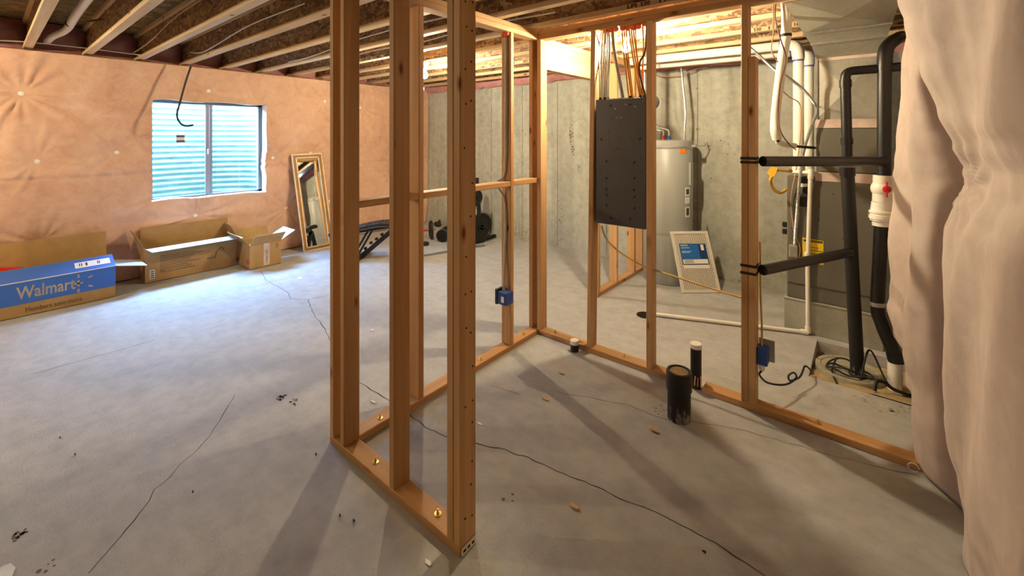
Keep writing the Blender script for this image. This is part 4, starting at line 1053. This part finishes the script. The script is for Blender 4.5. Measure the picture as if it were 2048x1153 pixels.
cable([aY(1673, 716, 3.84), aY(1664, 742, 3.74), aY(1674, 768, 3.62)], .006, BLKC, 'short black cord end lying across the pit lid', 'pump cords')

# ------------------------------------------------------------------ cardboard boxes
def flap(par, a, b, d, mt, th=.004, nm='flap'):      # a-b hinge, d: outward vector
    a, b, d = V(a), V(b), V(d); return MB().sheet(a, b, b + d, a + d, th).build(nm, mt, par)
def tray(par, x0, x1, y0, y1, h, front, rest, inner, th=.005):
    MB().box(x0, x1, y0, y1, .001, .006).build('bottom', rest, par)
    fr = MB().box(x1 - th, x1, y0, y1, .001, h).build('front_panel', front, par)
    MB().box(x0, x0 + th, y0, y1, .001, h).build('back_panel', inner, par)
    MB().box(x0 + th, x1 - th, y0, y0 + th, .001, h).build('side_panel', rest, par)
    MB().box(x0 + th, x1 - th, y1 - th, y1, .001, h).build('side_panel', rest, par)
    return fr
# blue printed box
x1, x0, y0, y1 = -5.905, -6.27, -.55, .842
h = aX(230, 532, x1).z
t = thing('cardboard_box', 'long blue printed cardboard box lying open by the wall', 'box', ((x0 + x1) / 2, .15, 0), 'open cartons along the window wall')
fr = tray(t, x0, x1, y0, y1, h, CARD, CARD, CARDIN)
MB().box(x1, x1 + .0012, y0, y1, .115, h).build('blue_band', BLUEC, fr)
tx = aX(34, 600, x1 + .001); tb = .165
text('Walmart', .155, (x1 + .0013, aX(33, 585, x1).y, tb), (0, 1, 0), (0, 0, 1), TEXTG, 'lettering', fr, bold=.003, fit=aX(152, 570, x1).y - aX(33, 585, x1).y)
cc = V((x1 + .0016, aX(157, 569, x1).y, .207))
mb = MB(); mb.box(cc.x, cc.x + .0008, cc.y - .032, cc.y + .032, cc.z - .008, cc.z + .008); mb.box(cc.x, cc.x + .0008, cc.y - .008, cc.y + .008, cc.z - .032, cc.z + .032); mb.build('plus_mark', TEXTG, fr)
for a in (math.pi / 2, -math.pi / 2, .5, -.5):
    d = V((0, math.cos(a), math.sin(a))); q = cc + d * (.070 if abs(d.z) > .9 else .095)
    MB().obox(q, V((1, 0, 0)), d, d.cross(V((1, 0, 0))), .001, .034, .016, .0004).build('spark_ray', TEXTG, fr)
text('Members save more', .062, (x1 + .0008, aX(50, 630, x1).y, .035), (0, 1, 0), (0, 0, 1), TEXTD, 'lettering', fr, fit=aX(163, 600, x1).y - aX(50, 630, x1).y)
fl = flap(t, (x1, y0, h), (x1, y1, h), (-.19, 0, .082), BLUEC, .004, 'front_flap')
MB().box(x1 - .193, x1 - .187, y0, y1, h + .077, h + .086).build('flap_edge', CARD, fl)
MB().box(x1 - .004, x1 + .003, y0, y1, h - .003, h + .005).build('fold_edge', CREAM, fl)
ly = aX(152, 535, x1).y
fz = lambda d: h + .0055 + d * .082 / .19
lb = MB().sheet((x1 - .05, ly, fz(.05)), (x1 - .05, y1 - .03, fz(.05)), (x1 - .135, y1 - .03, fz(.135)), (x1 - .135, ly, fz(.135)), .001).build('shipping_label', PAPER, fl)
for q in (.03, .045, .075, .083, .16, .172): MB().sheet((x1 - .07, ly + q, fz(.07) + .0015), (x1 - .07, ly + q + .007, fz(.07) + .0015), (x1 - .115, ly + q + .007, fz(.115) + .0015), (x1 - .115, ly + q, fz(.115) + .0015), .001).build('label_print', BARINK, lb)
flap(t, (x0 + .003, y0, h), (x0 + .003, y1 - .02, h), (-.04, 0, .30), CARDIN, .004, 'back_flap')
flap(t, (x1 - .01, y1, h - .002), (x0 + .02, y1, h - .002), (.02, .25, -.05), CARDW, .004, 'end_flap')
tag(MB().obox(V((-6.175, .02, h + .05)), V((1, .0, .25)), V((0, 1, -.22)), V((-.25, .22, 1)), .14, .42, .14, .012).build('red_package', REDBAG, None), 'glossy red package inside the long blue box', 'package')
# long brown box
x1, x0, y0, y1 = -6.155, -6.435, 1.12, 2.01
h = aX(294, 499, x1).z
t = thing('cardboard_box', 'long plain brown cardboard box open under the window', 'box', ((x0 + x1) / 2, 1.55, 0), 'open cartons along the window wall')
fr = tray(t, x0 + .05, x1, y0, y1, h, CARD, CARD, CARDIN)
flap(t, (x1, y0 + .005, h), (x1, y1, h), (.15, .03, -.015), CARDW, .004, 'front_flap')
flap(t, (x0 + .055, y0, h), (x0 + .055, y1 - .02, h), (-.012, 0, .20), CARDIN, .004, 'back_flap')
flap(t, (x0 + .05, y0, h), (x1, y0, h), (0, -.09, .20), CARDIN, .004, 'end_flap')
flap(t, (x1 - .01, y1, h), (x0 + .06, y1, h), (.0, -.06, .14), CARDIN, .004, 'end_flap')
for i in range(8): MB().box(x1, x1 + .0008, y0 + .13, y0 + .13 + random.uniform(.25, .42), h - .10 - i * .022, h - .106 - i * .022).build('print_line', TEXTD, fr)
text('The joy of simplified', .035, (x1 + .0002, y0 + .13, .09), (0, 1, 0), (0, 0, 1), TEXTD, 'lettering', fr, fit=.32)
MB().box(x1, x1 + .001, y0 + .04, y0 + .085, .04, .14).build('barcode_label', PAPER, fr)
for q in range(4): MB().box(x1 + .001, x1 + .0014, y0 + .048, y0 + .078, .05 + q * .022, .062 + q * .022).build('barcode', BARINK, fr)
mb = MB(); mb.tube(catmull([V((x1 + .001, 1.70, .16)), V((x1 + .001, 1.78, .15)), V((x1 + .001, 1.80, .21)), V((x1 + .001, 1.85, .26)), V((x1 + .001, 1.88, .22))], 5), .004, 5); mb.build('printed_figure', TEXTD, fr)
# small box
x1, x0, y0, y1 = -5.80, -6.18, 2.045, 2.405
h = aX(499, 492, x1).z
t = thing('cardboard_box', 'small brown shipping box with flaps open beside the long one', 'box', ((x0 + x1) / 2, 2.22, 0), 'open cartons along the window wall')
fr = tray(t, x0, x1, y0, y1, h, CARD, CARD, CARDIN)
flap(t, (x1, y0, h), (x1, y1, h), (.06, .035, .115), CARD, .004, 'front_flap')
flap(t, (x0, y0, h), (x0, y1, h), (-.05, 0, .14), CARDIN, .004, 'back_flap')
flap(t, (x0, y0, h), (x1, y0, h), (.02, -.13, .14), CARDIN, .004, 'side_flap')
flap(t, (x0 + .02, y1, h), (x1, y1, h), (0, .18, .10), CARDW, .004, 'side_flap')
tp = MB().box(x1, x1 + .0008, y0 + .155, y0 + .225, .02, h - .005).build('tape_strip', TAPE, fr)
text('target.com', .035, (x1 + .0009, y0 + .20, .055), (0, 0, 1), (0, -1, 0), TEXTD, 'tape_lettering', fr)
for q in (0, .022):
    MB().box(x1, x1 + .0008, y0 + .297 + q, y0 + .303 + q, h - .085, h - .04).build('arrow_mark', TEXTD, fr)
    MB().slab([V((x1 + .0002, y0 + .292 + q, h - .04)), V((x1 + .0002, y0 + .308 + q, h - .04)), V((x1 + .0002, y0 + .30 + q, h - .026))], (.0008, 0, 0)).build('arrow_mark', TEXTD, fr)
ring = [V((x1 - .055 + .032 * math.cos(a), y0 - .0008, .09 + .032 * math.sin(a))) for a in [i * .35 for i in range(19)]]
MB().tube(ring, .005, 5).lathe(V((x1 - .055, y0, .09)), [(.012, 0), (.012, .0012), (0, .0012)], 10, V((0, -1, 0))).build('round_logo', REDP, fr)
for i, (dx, dy, s_, lab) in enumerate(((-.12, .09, .09, 'green wrapped packet nearest corner of the small box'), (-.20, .20, .10, 'yellow green packet in the middle of the small box'))):
    tag(MB().obox(V((x1 + dx, y0 + dy, h - .03)), V((1, .5, .4)), V((-.5, 1, .1)), V((-.3, -.2, 1)), s_ * 1.6, s_, .05, .012).build('packet', GREENBAG if i == 0 else YSTICK, None), lab, 'packet')

# ------------------------------------------------------------------ leaning mirror
bl_, br_, tl_, tr_ = V((-6.10, 2.838, .003)), V((-6.085, 3.255, .003)), V((-6.335, 2.772, 1.368)), V((-6.32, 3.195, 1.375))
ux, uz = (br_ - bl_), (tl_ - bl_); un = ux.cross(uz).normalized()
if un.x < 0: un = -un
def mp(u, v, d=0): return bl_ + ux * u + (uz.lerp(tr_ - br_, u)) * v + un * d
def msl(u0, u1, v0, v1, d0, d1, mt, nm, par): 
    a, b, c, d = mp(u0, v0, d0), mp(u1, v0, d0), mp(u1, v1, d0), mp(u0, v1, d0); return MB().slab([a, b, c, d], un * (d1 - d0)).build(nm, mt, par)
t = thing('wall_mirror', 'tall narrow mirror in brown frame leaning on pink wall', 'mirror', bl_)
fu, fv = .135, .042
for a in ((0, fu, 0, 1), (1 - fu, 1, 0, 1), (fu, 1 - fu, 0, fv), (fu, 1 - fu, 1 - fv, 1)): msl(*a, -.012, .010, GOLD, 'frame_rail', t)
e = .028; ev_ = .0085
for a in ((-.012, e - .012, 0, 1), (1 - e + .012, 1.012, 0, 1), (0, 1, -.004, ev_), (0, 1, 1 - ev_, 1.004)): msl(*a, -.012, .0125, CREAM, 'outer_bead', t)
for a in ((fu - e, fu, fv, 1 - fv), (1 - fu, 1 - fu + e, fv, 1 - fv), (fu, 1 - fu, fv - ev_, fv), (fu, 1 - fu, 1 - fv, 1 - fv + ev_)): msl(*a, -.005, .0122, CREAM, 'inner_bead', t)
msl(fu, 1 - fu, fv, 1 - fv, -.012, .002, MIRR, 'glass', t)

# ------------------------------------------------------------------ gym gear
def dpt(px, py, D): return aD(px, py, D)
D = 5.75; R_ = V((CS, SN, 0)); Fw = V((-SN, CS, 0))
t = thing('weight_bench', 'black folding weight bench seen between the front studs', 'bench', dpt(735, 520, D))
pts = [dpt(664, 462, D), dpt(700, 455, D), dpt(740, 446, D), dpt(765, 442, D), dpt(785, 442, D)]
for i, (a, b) in enumerate(zip(pts, pts[1:])):
    MB().bar(a + V((0, 0, -.03)), b + V((0, 0, -.03)), .26, .055, V((0, 0, 1)), .012).build('pad', RUBBER, t)
MB().tube(catmull([p - Fw * .132 - V((0, 0, .052)) for p in pts], 4), .004, 6).build('piping', plain('brown_piping', '#7a5446', .6), t, True)
fr_a = dpt(660, 472, D); fr_b = dpt(786, 452, D)
MB().bar(fr_a, fr_b, .05, .04).build('pad_rail', IRON, t)
MB().bar(dpt(716, 520, D), dpt(790, 456, D), .05, .06, V((0, 0, 1)), .004).build('ladder_arm', IRON, t)
for (px, py) in ((731, 497), (742, 486), (753, 478), (764, 469)): MB().obox(dpt(px, py, D), R_, Fw, V((0, 0, 1)), .03, .055, .03, .004).build('notch', IRON, t)
for dx in (0, 8): MB().bar(dpt(704 + dx, 518, D), dpt(736 + dx, 462, D), .025, .025).build('strut', IRON, t)
MB().bar(dpt(690, 512, D) - Fw * .25, dpt(690, 512, D) + Fw * .25, .05, .05).build('foot', IRON, t)
a = dpt(722, 521, D); a.z = .03
MB().bar(a - Fw * .22, a + Fw * .30, .05, .05).build('foot', IRON, t)
MB().obox(a - Fw * .23, R_, Fw, V((0, 0, 1)), .06, .03, .06, .006).build('foot_cap', RUBBER, t)
b = dpt(792, 455, D); c = V((b.x, b.y, .03)) + R_ * .12
MB().bar(b, c, .05, .05).build('rear_leg', IRON, t); MB().bar(c - Fw * .2, c + Fw * .2, .05, .05).build('foot', IRON, t)
def plate(c, ax, r, th, par, mt=IRON):
    c = V(c); q = MB().lathe(c - ax * th / 2, [(r * .18, 0), (r * .3, .0), (r * .3, th * .3), (r * .82, th * .3), (r * .86, 0), (r, th * .1), (r, th * .9), (r * .86, th), (r * .82, th * .7), (r * .3, th * .7), (r * .3, th), (r * .18, th), (r * .18, 0)], 28, ax).build('plate', mt, par, True); return q
g = aZ(862, 478); g.z = 0; ax = V((R_.x * .9 + Fw.x * .35, R_.y * .9 + Fw.y * .35, 0)).normalized()
t = thing('barbell', 'short barbell with red grip and black plates by the far wall', 'barbell', g)
rr = .145; c = g + V((0, 0, rr))
plate(c, ax, rr, .035, t); plate(c - ax * .45, ax, rr, .035, t)
MB().tube([c - ax * .55, c + ax * .07], .014, 10).build('bar', CHROME, t, True)
MB().tube([c - ax * .40, c - ax * .05], .019, 10).build('grip', REDP, t, True)
g = aZ(886, 484); g.z = 0
t = thing('dumbbell', 'round black dumbbell on the floor in front of far corner', 'dumbbell', g)
ax2 = V((-.5, .85, 0)).normalized(); plate(g + V((0, 0, .10)), ax2, .10, .07, t); plate(g + V((0, 0, .10)) + ax2 * .22, ax2, .10, .07, t)
MB().tube([g + V((0, 0, .10)), g + V((0, 0, .10)) + ax2 * .22], .016, 10).build('handle', CHROME, t, True)
g = aY(875, 456, 5.15); g.z = 0
t = thing('workout_glove', 'crumpled black glove lying against the far concrete wall', 'glove', g)
q = aY(875, 456, 5.15); q.z = 0
MB().ball(q + V((0, 0, .05)), .05, 12, (1.8, 1.0, .9)).build('palm', RUBBER, t, True); MB().ball(q + V((.05, 0, .10)), .03, 10, (1, 1, 1.2)).build('cuff', RUBBER, t, True)
a, b = aZ(845, 514), aZ(895, 505); a.z = b.z = .014
t = thing('barbell_bar', 'long silver barbell bar lying on the floor behind studs', 'bar', a)
MB().tube([a - (b - a) * .3, b + (b - a) * .35], .0125, 10).build('shaft', CHROME, t, True)
e_ = aZ(968, 492); e_.z = .025; f_ = aZ(900, 504); f_.z = .025
MB().tube([f_, e_], .024, 12).build('sleeve', CHROME, t, True)
q = aZ(850, 491); q.z = 0
tag(MB().lathe(q, [(.05, 0), (.06, .01), (.06, .045), (.03, .055), (0, .055)], 14).build('bar_collar', RUBBER, None, True), 'small black collar lying on floor near the silver bar', 'collar')
fc = aZ(955, 480); Y0_ = 4.98
g = aY(952, 482, Y0_); g.z = 0
t = thing('plate_rack', 'black weight rack with plates on pegs by far wall', 'rack', g)
pu = aZ(990, 475); pu.z = .025; pl_ = aZ(952, 488); pl_.z = .025
MB().bar(pl_ + (pl_ - pu) * .3, pu, .05, .05, V((0, 0, 1)), .004).build('foot', IRON, t)
mid = pl_.lerp(pu, .25)
off = V((-.32, .10, 0)); MB().bar(pl_ + (pl_ - pu) * .3 + off, pu + off, .05, .05).build('foot', IRON, t)
base = mid.copy(); dep = -SN * base.x + CS * base.y
MB().bar(base, base + V((-.14, .05, .95)), .05, .05).build('upright', IRON, t)
MB().bar(base + off, base + V((-.14, .05, .95)), .05, .05).build('upright', IRON, t)
axp = (R_ * .75 - Fw * .66).normalized()
lo = dpt(962, 455, dep - .05); hi = dpt(952, 396, dep - .05)
MB().tube([lo - axp * .12, lo + axp * .16], .016, 10).build('peg', IRON, t, True); MB().tube([hi - axp * .2, hi + axp * .02], .016, 10).build('peg', IRON, t, True)
tt = thing('weight_plate', 'larger black weight plate on the low peg of the rack', 'weight plate', lo, 'plates on the rack'); plate(lo, axp, .22, .05, tt)
tt = thing('weight_plate', 'smaller black weight plate on the high peg of the rack', 'weight plate', hi, 'plates on the rack'); plate(hi, axp, .125, .04, tt)
t = thing('wall_panel_scrap', 'grey board scrap leaning on the far wall behind the rack', 'board', (aY(975, 470, 5.25).x, 5.2, 0))
p0, p1, p2, p3 = aZ(958, 472), aZ(984, 468), aY(984, 425, 5.29), aY(966, 425, 5.29)
MB().sheet(V((p0.x, 5.18, .002)), V((p1.x, 5.18, .002)), V((p2.x, 5.29, p2.z)), V((p3.x, 5.29, p2.z)), .012).build('board', plain('grey_board', '#8a867c', .8), t)

# ------------------------------------------------------------------ lines in the joist bays
yb = lambda k, f=.5: JY[k + 4] + .428 * f
t = thing('pvc_drain', 'white plastic drain pipe in the joist bay nearest the window wall', 'pipe', (-5.6, yb(0), 2.6))
MB().tube(catmull([V((-6.42, yb(0, .3), 2.60)), V((-6.1, yb(0, .35), 2.61)), V((-5.8, yb(0, .5), 2.64)), V((-5.0, yb(0, .5), 2.66)), V((-3.2, yb(0, .5), 2.67))], 6), .03, 14).build('pipe', WHITE_PVC, t, True)
MB().tube([V((-5.55, yb(0, .5), 2.655)), V((-5.51, yb(0, .5), 2.655))], .033, 14).build('hanger_strap', STRAP, t, True)
MB().bar(V((-5.53, yb(0, .5) + .03, 2.66)), V((-5.45, JY[5] - .012, 2.72)), .04, .003).build('hanger_tail', STRAP, t)
cable([V((-6.3, .0, 2.53)), V((-6.3, .27, 2.555)), V((-6.28, .7, 2.555)), V((-6.25, .95, 2.545)), V((-6.2, 1.09, 2.535))], .006, WHITEC, 'white cable strung across the first bays above the window wall', 'cables in the joist bays')
def baycable(k, f0, xs_, zs_, r, mat, lab): cable([V((x, yb(k, f0), z)) for x, z in zip(xs_, zs_)], r, mat, lab, 'cables in the joist bays')
baycable(1, .80, (-6.3, -5.8, -5.3, -4.7, -4.0, -3.0), (2.56, 2.57, 2.60, 2.66, 2.68, 2.67), .006, COPPERC, 'tan cable following the web behind the second joist')
baycable(2, .86, (-6.0, -5.6, -5.1, -4.6, -4.1, -3.2), (2.60, 2.55, 2.57, 2.61, 2.63, 2.62), .006, WHITEC, 'white cable sagging along the web behind the third joist')
baycable(4, .80, (-5.4, -5.0, -4.6, -4.0, -3.2, -2.3), (2.535, 2.53, 2.545, 2.585, 2.60, 2.58), .007, WHITEC, 'white cable sagging below the bay behind the fifth joist')
baycable(5, .70, (-4.8, -4.2, -3.4, -2.6, -1.8), (2.55, 2.58, 2.56, 2.59, 2.57), .007, WHITEC, 'white cable in the bay behind the sixth joist')
baycable(8, .5, (-4.6, -4.0, -3.4, -2.6, -1.9), (2.56, 2.55, 2.57, 2.55, 2.56), .007, WHITEC, 'white cable in the bay behind the ninth joist')
baycable(4, .55, (-2.0, -1.4, -.9, -.3, .3), (2.60, 2.57, 2.58, 2.64, 2.68), .008, WHITEC, 'white cable in the bay above the blank wall corner')
for k, f, x0_, x1_, mt, nm in ((3, .45, -4.2, -2.2, WHITE_PVC, 'white plastic line behind the fourth joist'), (4, .35, -3.75, -3.0, BLUEPEX, 'blue water tube behind the fifth joist'), (6, .5, -3.4, -2.4, REDPEX, 'red water tube behind the seventh joist'), (8, .62, -3.2, -2.2, REDPEX, 'red water tube behind the ninth joist'), (5, .6, -2.0, .3, REDPEX, 'red water tube above the panel wall'), (6, .35, -3.6, -2.2, WHITE_PVC, 'white plastic line behind the seventh joist')):
    r = .028 if mt is WHITE_PVC else .011
    tag(MB().tube([V((x0_, JY[k + 4] + .0055 + r, 2.60)), V(((x0_ + x1_) / 2, JY[k + 4] + .0055 + r, 2.595)), V((x1_, JY[k + 4] + .0055 + r, 2.60))], r, 10).build('water_tube', mt, None, True), nm, 'pipe', 'tubes in the joist bays')
cable([aY(505, -12, 1.86), aY(530, 6, 1.84), aY(565, 18, 1.82), aY(600, 25, 1.80), aY(640, 20, 1.79)], .007, BLKC, 'black cable drooping between the fourth and fifth joists', 'cables in the joist bays')
cable([aY(512, -10, 1.80), aY(545, 8, 1.79), aY(580, 21, 1.78), aY(610, 25, 1.77), aY(650, 17, 1.76)], .007, BEIGE, 'cream cable drooping beside the black one between joists', 'cables in the joist bays')
blot(floor, V((.12, 3.46, 0)), EX, EY, .2, .12, 50, .004, .014, DIRT, 'spilled_dirt', 77, V((0, 0, .0013)))
t = thing('hanging_strap', 'black perforated strap dangling from a joist before the window', 'strap', aX(381, 134, -6.2))
pts = catmull([aX(382, 132, -6.15), aX(371, 165, -6.12), aX(360, 205, -6.08), aX(354, 228, -6.05), aX(358, 243, -6.02), aX(370, 252, -6.0), aX(387, 250, -5.98)], 5)
mb = MB()
for a, b in zip(pts, pts[1:]): mb.bar(a, b + (b - a) * .02, .022, .002, V((1, .3, 0)))
mb.build('strap', STRAP, t)
cable([aY(1310, 149, 5.2), aY(1330, 153, 5.18), aY(1365, 148, 5.15), aY(1400, 135, 5.15), aY(1420, 131, 5.2)], .006, COPPERC, 'pinkish wire drooping along the top of the far wall', None)
cable([V((-2.3, 2.75, 2.52)), V((-2.25, 2.74, 2.50)), V((-2.2, 2.72, 2.515))], .006, WHITEC, 'stub of white cable above the inner corner', None)
# ------------------------------------------------------------------ litter on the slab
rg = random.Random(11)
spots = [(1090, 800, CHIP, 'wood chip'), (980, 706, CHIP, 'wood chip'), (1150, 1018, CHIP, 'wood chip'), (1310, 865, CHIP, 'wood chip'), (857, 1128, SKID, 'pale scrap'), (960, 850, SKID, 'pale scrap'), (600, 558, SKID, 'white paper scrap'), (747, 806, SKID, 'pale scrap'), (1122, 748, CHIP, 'wood chip'), (745, 662, SKID, 'pale scrap'), (15, 1146, SKID, 'white paper scrap'), (150, 912, DARK, 'dark crumb'), (386, 987, DARK, 'dark crumb'), (1409, 1108, DARK, 'dark crumb'), (120, 878, DARK, 'dark crumb'), (40, 1072, DARK, 'dark crumb'), (680, 1035, DARK, 'dark crumb'), (708, 1045, DARK, 'dark crumb'), (632, 912, DARK, 'dark crumb')]
near = {0: 'below the shadow near the inner corner', 1: 'beside the inner wall plate', 2: 'in the empty floor before the big pipe', 3: 'next to the big capped pipe', 4: 'left of the nailed post foot', 5: 'beyond the nailed post', 6: 'on the bright floor by the mirror', 7: 'between the first two front studs', 8: 'under the leaning stud', 9: 'seen through the first stud gap', 10: 'at the near edge of the bright floor', 11: 'on the blue lit floor, larger one', 12: 'beside the long crack near us', 13: 'on the near floor past the long crack', 14: 'on the blue lit floor, smaller one', 15: 'near the corner of the floor below the blue box', 16: 'before the short wall plate', 17: 'nearest the short wall plate', 18: 'by the foot of the corner post'}
for i, (px, py, mt, nm) in enumerate(spots):
    c = aZ(px, py); s_ = {'white paper scrap': .045, 'wood chip': .022, 'pale scrap': .018, 'dark crumb': .007}[nm]
    a = rg.uniform(0, 3.1); n = 5; pts = [c + V((s_ * (.6 + .5 * rg.random()) * math.cos(a + q * 6.283 / n) * 1.4, s_ * (.5 + .4 * rg.random()) * math.sin(a + q * 6.283 / n) * .7, .001 + (.006 * rg.random() if mt is not SKID else .003 * rg.random()))) for q in range(n)]
    tag(MB().slab(pts, (0, 0, .003 if mt is SKID else .006)).build(nm.replace(' ', '_'), mt, None), nm + ' ' + near[i], 'litter', 'litter on the slab')
